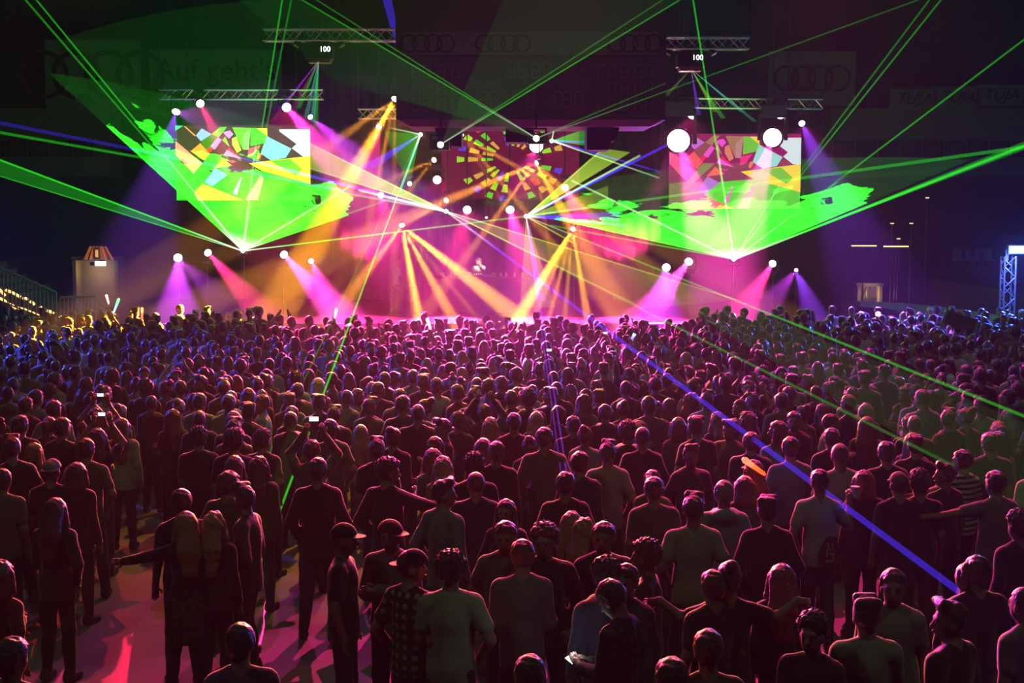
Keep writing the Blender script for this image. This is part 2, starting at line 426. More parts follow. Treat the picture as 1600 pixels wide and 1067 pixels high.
def gshirt(p, g, s): return get(SHIRT, (p, g, s), lambda: npmesh('shirt', *shirt_field(p, g, s, .02).nets(), [M['cloth']]))
def gtrou(st, g): return get(TROU, (st, g), lambda: npmesh('trousers', *trouser_field(st, g, .022).nets(), [M['trouser']]))
def ghair(h): return get(HAIR, h, lambda: npmesh('hair', *hair_field(h, .0115).nets(), [M['hair']]))
def cap_meshes():
    f = Field((-.14, -.17, -.06), (.14, .17, .2), .0115); f.ell((0, -.01, .035), (.093, .113, .108), 0); f.cut(lambda x, y, z: .045 - z)
    crown = npmesh('cap_crown', *f.nets(), [M['cap']]); mb = MB(); n = 14; top, bot = [], []
    for i in range(n + 1):
        t = math.pi * i / n; x, y = .088 * math.cos(t), .055 + .115 * math.sin(t) ** .8; z = .055 - .35 * (y - .055) ** 1 * .5 - x * x * 2
        top.append((x, y, z + .004)); bot.append((x, y, z - .004))
    mb.add(top + bot, [tuple(range(n + 1)), tuple(range(2 * n + 1, n, -1))] + [(i, i + n + 1, i + n + 2, i + 1) for i in range(n)] + [(n, 2 * n + 1, n + 1, 0)])
    return crown, mb.mesh('cap_brim', M['cap'])
CAP = cap_meshes()
def shoe_mesh():
    f = Field((-.07, -.1, -.02), (.07, .22, .14), .014); f.cone((0, -.03, .045), (0, .13, .03), .046, .042, .03); f.cone((0, -.03, .05), (0, -.03, .1), .045, .042, .03)
    f.cut(lambda x, y, z: .004 - z); return npmesh('shoe', *f.nets(), [M['shoe']])
SHOE = shoe_mesh()
COLS = {'black': (.015, .015, .018), 'dark': (.03, .028, .035), 'navy': (.03, .04, .09), 'grey': (.2, .2, .21), 'white': (.62, .62, .6),
        'light blue': (.36, .45, .55), 'olive': (.16, .16, .07), 'brown': (.14, .08, .05), 'maroon': (.15, .025, .04), 'pale green': (.42, .52, .38), 'red': (.3, .03, .03), 'beige': (.4, .33, .25), 'purple': (.16, .1, .25)}
HCOL = {'dark': (.022, .016, .014), 'brown': (.07, .036, .02), 'blond': (.42, .27, .1), 'red': (.22, .05, .02), 'grey': (.25, .24, .23)}
SKIN = [(.42, .25, .17), (.5, .31, .22), (.34, .19, .12), (.47, .28, .2)]
rng = random.Random(7)
def person(x, y, h, fem, yaw, pose, sleeve, top, hair, hcol, label, z=0, cap=None, shirtmat=None, shoes=True, group=None, trou=None, capyaw=0):
    st = POSES[pose][4]; k = h / 1.75
    o = obj('person', gbody(pose, fem)); o.location = (x, y, z); o.rotation_euler = (0, 0, math.radians(yaw)); o.scale = (k * rng.uniform(.96, 1.06),) * 2 + (k,)
    o.color = (*rng.choice(SKIN), 1); tag(o, label, 'person', group)
    s = obj('hoodie' if sleeve == 'hood' else 'tank_top' if sleeve == 'tank' else 'shirt', gshirt(pose, fem, sleeve), o)
    j = rng.uniform(.8, 1.2); s.color = (*[c * j for c in COLS[top]], 1)
    if shirtmat: s.material_slots[0].link = 'OBJECT'; s.material_slots[0].material = M[shirtmat]
    t = obj('trousers', gtrou(st, fem), o); t.color = (*(trou or rng.choice([(.02, .02, .025), (.03, .04, .08), (.05, .06, .1), (.06, .05, .045)])), 1)
    la, ra, hy, hp, st = POSES[pose]; hc = head_at(pose)
    hr = obj('hair', ghair(hair), o); hr.location = hc; hr.scale = (1.07, 1.07, 1.04); hr.rotation_euler = hrot(hy, hp).to_euler(); j = rng.uniform(.7, 1.3); hr.color = (*[c * j for c in HCOL[hcol]], 1)
    if cap:
        c = obj('cap', CAP[0], o); c.location = hc; c.rotation_euler = hrot(hy + capyaw, hp if not capyaw else 0).to_euler(); c.color = (*COLS[cap], 1)
        b = obj('brim', CAP[1], c); b.color = (*COLS[cap], 1)
    if shoes:
        for q in (-1, 1):
            a = leg_pts(st, q)[2]; w = obj('shoe', SHOE, o); w.location = (a[0], a[1], 0); w.rotation_euler = (0, 0, -q * .12)
    return o

# ---------------------------------------------------------------- placing: stands, walls, boards
def quad_slab(mb, pts, t=.05, mi=0):   # planar polygon facing the camera, thickened away from it
    pts = [Vector(p) for p in pts]; n = len(pts); b = [p + Vector((0, t, 0)) for p in pts]
    mb.add(pts + b, [tuple(range(n)), tuple(range(2 * n - 1, n - 1, -1))] + [(i, i + n, (i + 1) % n + n, (i + 1) % n) for i in range(n)], mi); return mb
mb = MB()
for k in range(7): mb.box((16.6 + k * 1.3, 34, .9 + k * .42), (1.3, 52, 1.8 + k * .84))
struct('stand_right', mb, M['stand'])
mb = MB()
for k in range(7): mb.box((-17.0 - k * 1.3, 34, .9 + k * .42), (1.3, 52, 1.8 + k * .84))
struct('stand_left', mb, M['stand'])
# upper gallery fronts with window rows
def gallery(name, x0, x1, sgn):
    g = struct(name, MB().box(((x0 + x1) / 2, 55.6, 7.0), (abs(x1 - x0), 1.6, 2.6)), M['wallp'])
    n = int(abs(x1 - x0) / .86)
    for k in range(n):
        x = min(x0, x1) + .5 + k * .86
        w = obj('window_frame', get(HAIR, 'wf', lambda: MB().box((0, 0, 0), (.78, .06, .62)).mesh('window_frame', M['frame'])), g, (x, 54.78, 6.75))
        obj('pane', get(HAIR, 'wp', lambda: MB().box((0, -.035, 0), (.62, .02, .5)).mesh('pane', M['glass'])), w)
    return g
gallery('wall_gallery_left', -26.5, -15.5, -1); gallery('wall_gallery_right', 12.3, 26.5, 1)
# rink boards
bp = [P(1345, 470, 49.5), P(1420, 472, 48.2), P(1480, 478, 46), P(1545, 487, 43.5), P(1600, 497, 41), P(1700, 515, 36)]
bp = [Vector((p.x, p.y, 0)) for p in bp]
bw = thing('rink_board', 'white rink boards with printed adverts behind the crowd on the right', 'boards', bp[0])
for a, b in zip(bp, bp[1:]):
    d = (b - a); L = d.length; R = Matrix.Rotation(math.atan2(d.y, d.x), 3, 'Z')
    MB().box((a + b) / 2 - bp[0] + Vector((0, 0, .6)), (L * .995, .08, 1.2), 0, R).build('board_panel', M['board'], bw)
def on_board(me, i, t, z, m, name):
    a, b = bp[i], bp[i + 1]; p = a.lerp(b, t); d = b - a; ang = math.atan2(d.y, d.x)
    o = obj(name, me, bw); me.materials.clear(); me.materials.append(m)
    nrm = Vector((d.y, -d.x, 0)).normalized(); nrm = -nrm if nrm.y > 0 else nrm
    o.location = p + nrm * .05 - bp[0]; o.location.z = z; o.rotation_euler = (math.pi / 2, 0, ang); return o
on_board(textmesh('POLESCHEN', .36), 0, .62, .82, M['print'], 'advert_text')
_u = MB(); _u.add([(0, 0, 0)] + [(.5 * math.cos(t), .42 * math.sin(t), 0) for t in [math.pi * i / 12 for i in range(13)]], [(0, i + 1, i + 2) for i in range(12)])
_u.box((0, -.18, 0), (.04, .36, .01)); on_board(_u.mesh('umbrella_emblem', M['redprint']), 2, .35, .72, M['redprint'], 'umbrella_emblem')
for k in range(3): on_board(MB().box((0, 0, 0), (.9, .16, .008)).mesh('red_bar', M['redprint']), 3, .2 + .3 * k, .45, M['redprint'], 'red_bar')
# wall banners
def banner(px0, px1, py0, py1, Y, label, txt=None, rings=0, sz=.8, shear=0, name='wall_banner', tz=0):
    a, b = P(px0, py1, Y), P(px1, py0, Y); c = (a + b) / 2
    t = thing(name, label, 'banner', c); MB().box((0, .03, 0), (b.x - a.x, .05, b.z - a.z)).build('cloth', M['banner'], t)
    if txt:
        me = textmesh(txt, sz, shear); me.materials.append(M['print']); o = obj('lettering', me, t, (0, -.01, tz)); o.rotation_euler = (math.pi / 2, 0, 0)
    if rings:
        r = (b.z - a.z) * rings; me = ringmesh('ring', r, r * .11, m=M['print'])
        for k in range(4): o = obj('ring', me, t, ((k - 1.5) * r * 1.45, -.01, 0)); o.rotation_euler = (math.pi / 2, 0, 0)
    return t
banner(72, 218, 62, 172, 54.2, 'pale banner with four linked rings on the left wall', rings=.32)
banner(235, 440, 78, 168, 54.3, 'pale banner lettered Auf geht\'s on the wall above the left screen', "Auf geht's", sz=1.15, tz=.3)
banner(1200, 1338, 80, 165, 54.2, 'pale banner with four linked rings on the right wall', rings=.22)
for k, x in enumerate((1390, 1458, 1526)):
    banner(x, x + 74, 138 - k * 3, 172 - k * 3, 54.4, ['leftmost', 'middle', 'rightmost'][k] + ' of three TUJA banners high on the right wall', 'TUJA', sz=.62, shear=.35)
# the lit exits
def exit_door(px0, px1, py0, py1, Y, n, warm):
    a, b = P(px0, py1, Y), P(px1, py0, Y); c = (a + b) / 2; w, h = b.x - a.x, b.z - a.z
    d = struct(f'door_{n}', MB().box(c + Vector((0, .35, 0)), (w + .3, .05, h + .3)).box(c + Vector((0, 0, h / 2 + .1)), (w + .4, .8, .12)).box(c + Vector((-w / 2 - .1, 0, 0)), (.12, .8, h + .2)).box(c + Vector((w / 2 + .1, 0, 0)), (.12, .8, h + .2)), M['wallp'])
    return d, c, w, h
d1, c, w, h = exit_door(128, 182, 408, 500, 50, 1, True)
l = bpy.data.lights.new('exit_lamp', 'POINT'); l.energy = 14; l.color = (1, .55, .18); l.shadow_soft_size = .1
o = bpy.data.objects.new('exit_lamp', l); COL.objects.link(o); o.location = c + Vector((0, -.3, h / 2 - .35))
e = thing('exit_sign', 'small glowing green exit sign above the left doorway', 'sign', P(157, 412, 49.4)); MB().box((0, 0, 0), (.36, .1, .15)).build('lightbox', M['exit'], e); MB().box((-.27, 0, 0), (.16, .1, .12)).build('bracket', M['black'], e)
MB().box((0, .3, .1), (.05, .65, .05)).build('hanger', M['black'], e)
cu = thing('canopy_curtain', 'orange lit gathered curtain above the left exit doorway', 'curtain', P(153, 396, 49.3))
mb = MB(); n = 16
for i in range(n + 1):
    t = i / n - .5; mb.v += [(t * .62, .06 * math.cos(i * 2.2), .25), (t * 1.15, .1 * math.cos(i * 2.2), -.22)]
mb.f = [(2 * i, 2 * i + 1, 2 * i + 3, 2 * i + 2) for i in range(n)]; mb.m = [0] * n
mb.build('drape', mat('orange_drape', (.75, .33, .08), .8), cu); MB().box((0, -.12, 0), (.2, .03, .36)).build('icon_plate', M['black'], cu); MB().box((0, -.14, 0), (.1, .02, .26)).build('icon', mat('icon_cream', (.8, .7, .4), .6), cu)
o2 = o.copy(); o2.data = o.data.copy(); o2.data.energy = 9; COL.objects.link(o2); o2.location = P(153, 396, 48.7)
d2, c, w, h = exit_door(1342, 1368, 448, 470, 53, 2, True)
o3 = o.copy(); o3.data = o.data.copy(); o3.data.energy = 16; COL.objects.link(o3); o3.location = c + Vector((0, -.5, 0))
mb = MB().box(c + Vector((-.06, -.1, 0)), (.05, .05, h)).box(c + Vector((.1, -.1, 0)), (.05, .05, h)).tube([c + Vector((-w / 2, -.1, -h / 2)), c + Vector((-.05, -.1, h / 2))], .03).box(c + Vector((0, -.1, -h * .3)), (w, .05, .05)); mb.build('window_bar', M['black'], d2)
# left stair with railing and warm step lights
st0 = P(-40, 490, 43); st1 = P(92, 498, 43)
mb = MB()
for k in range(9):
    t = k / 8; x = st0.x + (st1.x - st0.x) * t; z = 2.75 - 1.75 * t; mb.box((x, 44.2, z / 2), (.36, 2.4, z))
struct('stair_left', mb, M['stand'])
def rail(pxs, Y, label, n):
    pa, pb, la, lb = pxs
    A, B, C_, D = P(*pa, Y), P(*pb, Y), P(*la, Y), P(*lb, Y)
    t = thing('railing', label, 'railing', C_)
    MB().tube([A - C_, B - C_], .035).build('handrail', M['rail'], t); MB().tube([C_ - C_, D - C_], .025).build('bottom_rail', M['rail'], t)
    for k in range(n + 1):
        u = k / n; MB().tube([A.lerp(B, u) - C_, C_.lerp(D, u) - C_], .02, 6).build('baluster', M['rail'], t)
rail(((-20, 409), (88, 457), (-20, 462), (88, 505)), 42.8, 'sloping blue-lit stair railing at the left edge', 17)
rail(((94, 465), (150, 462), (94, 508), (150, 508)), 42.8, 'level blue-lit railing right of the stair', 9)
rail(((153, 480), (178, 492), (153, 508), (178, 510)), 42.8, 'short blue-lit railing below the left exit', 4)
strip = [[(-5, 449), (8, 462)], [(9, 453), (32, 464)], [(15, 475), (25, 482)], [(28, 481), (46, 487)], [(47, 487), (77, 503)], [(36, 466), (44, 468)], [(47, 471), (54, 476)], [(62, 479), (65, 482)], [(73, 485), (84, 490)], [(93, 494), (106, 503)], [(144, 511), (152, 512)], [(0, 466), (12, 474)]]
for k, ((a, b), (c_, d_)) in enumerate(strip):
    A, B = P(a, b, 42.97), P(c_, d_, 42.97)
    o = MB().tube([A - A, (B - A) * .5 + Vector((0, 0, .02)), B - A], .04, 6).build('step_light', M['warm'], None, False, A)
    tag(o, f"{['first', 'second', 'third', 'fourth', 'fifth', 'sixth', 'seventh', 'eighth', 'ninth', 'tenth', 'eleventh', 'twelfth'][sorted(strip).index(strip[k])]} warm strip light from the left edge along the stair", 'light', 'warm strip lights on the left stair')
for k, (a, b) in enumerate(((1424, 349), (1394, 349), (1449, 309), (1404, 373), (1400, 385), (1350, 384))):
    A = P(a, b, 51); o = thing('aisle_light', '', 'light', A)
    MB().box((0, 0, 0), (.9 if k > 3 else .12, .05, .04)).build('lamp', M['warm'] if k > 3 else emat('pale_aisle', (1, .7, .4), 1.0), o); MB().tube([(0, .04, 0), (0, .04, -A.z)], .02, 6).build('post', M['black'], o)
    tag(o, ['small warm aisle light on the right stand, nearest the middle', 'small warm aisle light on the right stand above the smoke', 'highest small warm aisle light on the right stand', 'lowest dim aisle light on the right stand', 'warm lit rail edge above the right exit window', 'lower warm lit rail edge above the right exit window'][k], 'light')
for k, (a, b) in enumerate(((1498, 402), (1512, 402), (1526, 402), (1540, 402))):
    A = P(a, b, 50); t = thing('stand_seat', ['leftmost', 'second', 'third', 'rightmost'][k] + ' dim folding seat in the row in the right stand', 'seat', A, 'row of seats in the right stand')
    MB().box((0, 0, .1), (.42, .06, .4)).build('backrest', M['wallp'], t); MB().box((0, -.2, -.1), (.42, .4, .05)).build('seat', M['wallp'], t); MB().box((0, 0, -.25), (.06, .06, .3)).build('leg', M['black'], t)

# ---------------------------------------------------------------- scoreboard cube
a, b = P(619, 192, 29), P(1040, 192, 29); SZ = a.z; SX = (a.x + b.x) / 2; SW = b.x - a.x
sb = thing('scoreboard', 'huge dark scoreboard cube hanging over the middle of the hall', 'scoreboard', (SX, 30.1, SZ))
hw = SW / 2; hd = 1.1
mb = MB(); zt = 4.6
mb.add([(-hw, -hd, .06), (hw, -hd, .06), (hw, hd, .06), (-hw, hd, .06), (-hw, -hd, zt), (hw, -hd, zt), (hw, hd, zt), (-hw, hd, zt)], [(3, 2, 1, 0), (4, 5, 6, 7), (0, 1, 5, 4), (1, 2, 6, 5), (2, 3, 7, 6), (3, 0, 4, 7)])
mb.build('housing', M['sb'], sb)
q = hw * .9; q2 = hd * .8
MB().add([(-hw * .98, -hd * .98, .06), (hw * .98, -hd * .98, .06), (hw * .98, hd * .98, .06), (-hw * .98, hd * .98, .06), (-q, -q2, -.06), (q, -q2, -.06), (q, q2, -.06), (-q, q2, -.06)], [(0, 1, 5, 4), (1, 2, 6, 5), (2, 3, 7, 6), (3, 0, 4, 7), (4, 5, 6, 7)]).build('lower_skirt', M['sb'], sb)
yF = -hd - .02
zof = lambda py: P(829, py, 29).z - SZ
xof = lambda px: P(px, 100, 29).x - SX
MB().box((0, yF, (zof(50) + zof(86)) / 2), (SW * .94, .04, zof(50) - zof(86))).build('header_band', M['sbband'], sb)
rm = ringmesh('ring', .17, .018, m=M['print'])
for cx0 in (786, 992, 668):
    for k in range(4): o = obj('ring', rm, sb, (xof(cx0) + (k - 1.5) * .25, yF - .03, zof(68))); o.rotation_euler = (math.pi / 2, 0, 0)
def sbtext(t, px, py, s):
    me = textmesh(t, s); me.materials.append(M['digit']); o = obj('lettering', me, sb, (xof(px), yF, zof(py))); o.rotation_euler = (math.pi / 2, 0, 0)
sbtext('HOME', 758, 132, .22); sbtext('GUEST', 900, 132, .22)
SEG = {}
def segs(w, h, t):
    return [((0, h / 2), (w, t)), ((0, 0), (w, t)), ((0, -h / 2), (w, t))] + [((sx * w / 2, sz * h / 4), (t, h / 2)) for sx in (-1, 1) for sz in (-1, 1)]
def digit(px, py, w, h):
    key = (w, h)
    if key not in SEG:
        mb = MB()
        for (x, z), (dx, dz) in segs(w, h, w * .2): mb.box((x, 0, z), (dx * .9, .02, dz * .9))
        SEG[key] = mb.mesh('digit', M['digit'])
    obj('digit', SEG[key], sb, (xof(px), yF, zof(py)))
for px in (798, 816, 838, 856): digit(px, 110, .16, .3)
for px in (755, 773, 829, 872, 887, 905): digit(px, 155, .16, .3)
for px in (940, 956, 976, 998, 1014):
    for py in (112, 138, 163): digit(px, py, .14, .24)
for px in (650, 666, 690, 712):
    for py in (112, 138, 163): digit(px, py, .14, .24)
# loudspeaker blocks hanging below
def under(poly, Y, depth, label):
    pts = [P(x, y, Y) for x, y in poly]; c = sum(pts, Vector()) / len(pts); c = Vector((c.x, Y, c.z))
    quad_slab(MB(), [p - c for p in pts], depth).build('speaker_block', M['sb'], sb, False, c - sb.location)
under([(655, 185), (655, 196), (678, 198), (688, 226), (721, 229), (721, 185)], 29.8, 1.0, '')
under([(790, 185), (790, 222), (834, 222), (834, 185)], 29.8, 1.0, ''); under([(917, 185), (917, 234), (951, 234), (955, 222), (962, 218), (968, 200), (985, 196), (985, 185)], 29.8, 1.0, '')
MB().tube([(-1.5, 0, zt), (-1.5, 0, 14.06 - SZ)], .05).tube([(1.5, 0, zt), (1.5, 0, 14.06 - SZ)], .05).build('suspension_cable', M['black'], sb)

# ---------------------------------------------------------------- stage, curtain, trusses
DECK = 1.0
struct('stage_deck', MB().box((-.5, 48, DECK / 2), (27, 12, DECK)), M['deck'])
mb = MB(); n = 120
for i in range(n + 1):
    x = -6.8 + 12.4 * i / n; y = 53.2 + .12 * math.sin(i * 1.3); mb.v += [(x, y, DECK), (x, y, 9.4)]
mb.f = [(2 * i, 2 * i + 2, 2 * i + 3, 2 * i + 1) for i in range(n)]; mb.m = [0] * n
tag(mb.build('stage_curtain', M['curtain'], None, True), 'tall dark magenta-lit curtain hanging behind the stage', 'curtain')
def truss(A, B, w, label, cat='truss', nb=None):
    A, B = Vector(A), Vector(B); t = thing('lighting_truss', label, cat, A); d = (B - A); L = d.length; d.normalize()
    a = Vector((0, 1, 0)) if abs(d.y) < .9 else Vector((1, 0, 0)); u = d.cross(a).normalized(); v = d.cross(u)
    cs = [(u * sx + v * sy) * w / 2 for sx, sy in ((-1, -1), (1, -1), (1, 1), (-1, 1))]
    for c in cs: MB().tube([c, c + d * L], w * .085, 6).build('chord', M['alu'], t)
    nb = nb or int(L / w / .9)
    for k in range(nb):
        for q in range(4):
            c, e = cs[q], cs[(q + 1) % 4]
            if k % 2: c, e = e, c
            MB().tube([c + d * L * k / nb, e + d * L * (k + 1) / nb], w * .05, 5).build('brace', M['alu'], t)
    for c in (0, L):
        if abs(d.z) < .5: MB().tube([d * c, d * c + Vector((0, 0, 14.06 - A.z))], .02, 5).build('hoist_cable', M['black'], t)
    return t
truss(P(250, 148, 46.2), P(505, 148, 46.2), .3, 'horizontal lighting truss above the left video screen')
truss(P(1060, 161, 46.2), P(1285, 163, 46.2), .3, 'horizontal lighting truss above the right video screen')
truss(P(560, 178, 46), P(930, 178, 46), .3, 'horizontal lighting truss behind the scoreboard')
truss(P(412, 55, 38), P(620, 55, 38), .3, 'high lighting truss holding the left hanging projector')
truss(P(1040, 68, 38), P(1170, 68, 38), .3, 'high lighting truss holding the right hanging projector')
tb = P(1576, 400, 38.5); truss((tb.x, tb.y, 0), (tb.x, tb.y, tb.z), .3, 'upright truss tower lit blue at the right edge', nb=11)

# ---------------------------------------------------------------- video screens
def rgb(r, g, b): return tuple((c / 255) ** 2.2 for c in (r, g, b))
POLY = [([(107, 88), (1492, 88), (1492, 885), (107, 885)], (62, 48, 42)),
 ([(640, 600), (1000, 570), (1492, 712), (1492, 885), (700, 885), (480, 735)], (50, 225, 30)), ([(107, 620), (250, 600), (640, 600), (480, 735), (290, 885), (107, 885)], (45, 210, 30)),
 ([(107, 88), (190, 92), (107, 145)], (80, 210, 140)), ([(195, 95), (215, 98), (318, 195), (305, 200)], (250, 160, 100)),
 ([(380, 118), (480, 180), (370, 255), (318, 195)], (150, 190, 240)), ([(570, 105), (640, 105), (555, 212), (480, 180)], (90, 220, 40)),
 ([(600, 160), (670, 140), (705, 180), (660, 230), (620, 190)], (230, 150, 240)), ([(545, 212), (585, 240), (510, 345), (465, 310)], (225, 160, 240)),
 ([(480, 180), (545, 212), (430, 355), (370, 260)], (70, 130, 30)), ([(620, 205), (665, 315), (590, 245)], (100, 230, 40)),
 ([(690, 225), (735, 205), (785, 350), (740, 380), (690, 290)], (200, 230, 70)), ([(695, 108), (885, 115), (850, 345), (800, 340), (780, 300)], (110, 215, 40)),
 ([(805, 190), (885, 115), (860, 345), (805, 345)], (140, 240, 110)), ([(885, 115), (1055, 118), (1055, 220), (1040, 270), (880, 310)], (80, 210, 40)),
 ([(950, 118), (1052, 118), (1052, 200)], (250, 230, 50)), ([(1050, 200), (1090, 225), (1300, 335), (1240, 430), (1090, 460), (985, 385)], (130, 240, 220)),
 ([(1180, 130), (1492, 130), (1492, 420), (1410, 410), (1305, 330), (1355, 285), (1180, 150)], (205, 255, 245)),
 ([(860, 490), (1490, 410), (1492, 710), (1000, 570)], (250, 235, 50)), ([(1080, 465), (1290, 445), (1410, 555), (1345, 620)], (90, 210, 40)),
 ([(107, 250), (380, 490), (290, 600), (107, 400)], (245, 160, 120)), ([(365, 275), (460, 390), (400, 460), (265, 360)], (245, 165, 60)),
 ([(460, 400), (590, 400), (250, 720), (215, 690)], (60, 230, 40)), ([(425, 350), (465, 310), (500, 335), (455, 385)], (230, 60, 60)),
 ([(640, 345), (790, 445), (600, 400)], (235, 160, 240)), ([(660, 320), (790, 440), (650, 345)], (240, 70, 30)), ([(590, 440), (690, 515), (500, 540)], (250, 180, 50)),
 ([(510, 540), (640, 610), (480, 735), (400, 690)], (140, 200, 245)), ([(380, 705), (800, 885), (330, 885), (290, 800)], (250, 195, 60)),
 ([(775, 640), (690, 810), (730, 830), (785, 640)], (235, 190, 230)), ([(980, 620), (1010, 650), (950, 880), (820, 880)], (245, 205, 140)),
 ([(860, 330), (985, 300), (900, 410), (850, 420)], (235, 90, 110)), ([(960, 380), (1000, 390), (960, 460), (940, 440)], (240, 120, 80)), ([(600, 445), (740, 470), (690, 490)], (170, 80, 120))]
SCRM = {}
def smat(c, es):
    k = (c, es)
    if k not in SCRM: SCRM[k] = emat('screen_pixel', rgb(*c), es)
    return SCRM[k]
def screen(px0, px1, py0, py1, Y, label, polys, es, recol=None):
    a, b = P(px0, py1, Y), P(px1, py0, Y); w, h = b.x - a.x, b.z - a.z; c = Vector(((a.x + b.x) / 2, Y, a.z))
    t = thing('video_screen', label, 'screen', c)
    MB().box((0, .1, h / 2), (w + .06, .16, h + .06)).build('frame', M['black'], t)
    mb = MB(); ms = []
    for k, (pl, col) in enumerate(polys):
        if recol: col = recol(col, pl)
        m = smat(col, es)
        if m not in ms: ms.append(m)
        v = [((x - 107) / 1385 * w - w / 2, .015 - .0015 * k, h - (y - 88) / 797 * h) for x, y in pl]
        mb.add(v, [tuple(range(len(v)))], ms.index(m))
    mb.build('display', ms, t)
    for s in (-.4, .4): MB().tube([(s * w, .1, h), (s * w, .1, 14.06 - c.z)], .025, 5).build('hanger', M['black'], t)
    return t
screen(276, 484, 196, 313, 47.4, 'bright left video screen showing coloured shards', POLY, 1.2)
def pinkish(c, pl):
    r, g, b = c; cx_ = sum(p[0] for p in pl) / len(pl)
    return (min(255, int(r * .6 + 100)), int(g * .5), int(b * .6 + 60)) if cx_ < 900 else (min(255, int(r * .8 + 50)), int(g * .85), int(b * .8 + 30))
screen(1045, 1252, 209, 326, 47.4, 'right video screen washed pink with coloured shards', POLY, .8, pinkish)
CP = [([(107, 88), (1492, 88), (1492, 885), (107, 885)], (96, 16, 50))]
for k in range(22):
    an = 2 * math.pi * k / 22
    for r0, r1 in ((140, 230), (260, 340), (370, 430)):
        if (k * 7 + r0) % 5 == 0: continue
        wd = 26 * r1 / 340; ux, uy = math.cos(an) * 1.25, math.sin(an); nx_, ny_ = -math.sin(an) * 1.25, math.cos(an)
        CP.append(([(800 + ux * r0 - nx_ * wd * .6, 486 + uy * r0 - ny_ * wd * .6), (800 + ux * r0 + nx_ * wd * .6, 486 + uy * r0 + ny_ * wd * .6), (800 + ux * r1 + nx_ * wd, 486 + uy * r1 + ny_ * wd), (800 + ux * r1 - nx_ * wd, 486 + uy * r1 - ny_ * wd)], rng.choice([(150, 210, 40), (90, 200, 40), (220, 60, 60), (90, 60, 210), (210, 160, 60)])))
screen(690, 905, 188, 310, 50, 'dim centre video screen with a ring of coloured dashes above the booth', CP, .8)

# ---------------------------------------------------------------- moving heads with their beams
PINK, PURP, VIO, MAG, ORG = (1, .03, .22), (.32, .05, 1), (.75, .06, 1), (1, .05, .5), (1, .36, .015)
LENS = {}
def lens_mat(col, es):
    k = (col, es)
    if k not in LENS:
        c = tuple(.55 + .45 * x for x in col); LENS[k] = emat('lens_glow', c, es)
    return LENS[k]
HEADM = {}
def moving_head(px, py, Y, col, beams, label, r=.15, hang=True, es=6, mount=None):
    """beams: (px, py, Y, cone, energy[, colour])"""
    A = P(px, py, Y); t = thing('moving_head_light', label, 'stage light', A, 'moving-head stage lights')
    B = P(*beams[0][:3]); d = (B - A).normalized(); R = d.to_track_quat('Y', 'Z').to_matrix()
    s = r / .15; up = 1 if hang else -1
    mb = MB(); mb.tube([d * -.34 * s, d * -.3 * s, d * -.1 * s, d * -.02 * s], [.09 * s, .13 * s, .145 * s, .16 * s], 14); mb.build('head', M['black'], t, True)
    MB().disc(d * -.012 * s, d, r * .85, 20).build('lens', lens_mat(col, es), t)
    c = d * -.18 * s; x = Vector((1, 0, 0))
    mb = MB()
    for q in (-1, 1): mb.box(c + x * q * .19 * s + Vector((0, 0, up * .13 * s)), (.04 * s, .08 * s, .34 * s))
    mb.box(c + Vector((0, 0, up * .3 * s)), (.42 * s, .1 * s, .04 * s)); mb.build('yoke', M['black'], t)
    mb = MB().box(c + Vector((0, 0, up * .38 * s)), (.32 * s, .28 * s, .12 * s)); mb.build('base', M['black'], t)
    z2 = (mount if mount is not None else (14.06 if hang else DECK)) - A.z
    MB().tube([c + Vector((0, 0, up * .44 * s)), Vector((c.x, c.y, z2))], .022, 6).build('mounting_pole', M['black'], t)
    for bm_ in beams:
        cc = bm_[5] if len(bm_) > 5 else col
        spot(A, P(*bm_[:3]), bm_[3], cc, bm_[4] * (13.0 if bm_[3] < 28 and cc is not ORG else 1), parent=t)
    return t
for k, (x, y) in enumerate(((575, 478), (690, 480), (850, 480), (975, 478))):  # uplights added to brighten the stage background in magenta
    moving_head(x, y, 50.5, (1, .04, .32), [(x, 330, 53, 52, 16000)], ['leftmost', 'second', 'third', 'rightmost'][k] + ' of four low uplights washing the stage curtain magenta', .1, False, 4)
TT = 8.05
moving_head(275, 175, 46, PURP, [(235, 330, 43, 26, 1200), (330, 185, 40, 10, 1500, VIO)], 'violet glaring stage light at the left end of the left truss', .15, es=14, mount=TT)
moving_head(313, 162, 46, PINK, [(372, 275, 40, 9, 5500), (520, 800, 15, 34, 4500, (1, .02, .08))], 'pink stage light above the left screen, its beam falling right', mount=TT)
moving_head(448, 168, 46, MAG, [(540, 275, 40, 12, 12000), (640, 880, 13, 38, 9500, PINK)], 'magenta stage light above the right part of the left screen', .17, mount=TT, es=10)
moving_head(485, 183, 46, VIO, [(600, 282, 42.5, 16, 4000)], 'small violet stage light at the top right corner of the left screen', .1, mount=TT)
moving_head(1081, 181, 46, MAG, [(1064, 216, 45, 9, 9000), (900, 880, 13, 38, 9500, PINK)], 'pink stage light on the left half of the right truss', .15, es=10, mount=7.78)
moving_head(1060, 220, 45.5, MAG, [(1058, 250, 20, 7, 200), (1085, 300, 44.4, 27, 6500)], 'glaring pink-white stage light left of the right screen', .42, es=25)
moving_head(1219, 180, 46, MAG, [(1208, 212, 45, 9, 9000), (1250, 880, 13, 38, 9500, PINK)], 'pink stage light above the right screen under the truss', .17, es=10, mount=7.78)
moving_head(1207, 215, 45.5, MAG, [(1205, 250, 20, 7, 150), (1180, 300, 44.4, 27, 5000)], 'glaring pink-white stage light over the right screen corner', .34, es=25)
moving_head(1253, 193, 46, VIO, [(1285, 265, 43, 16, 2200, PURP), (1400, 800, 15, 36, 4000, MAG)], 'small violet stage light at the top right corner of the right screen', .12, mount=7.78)
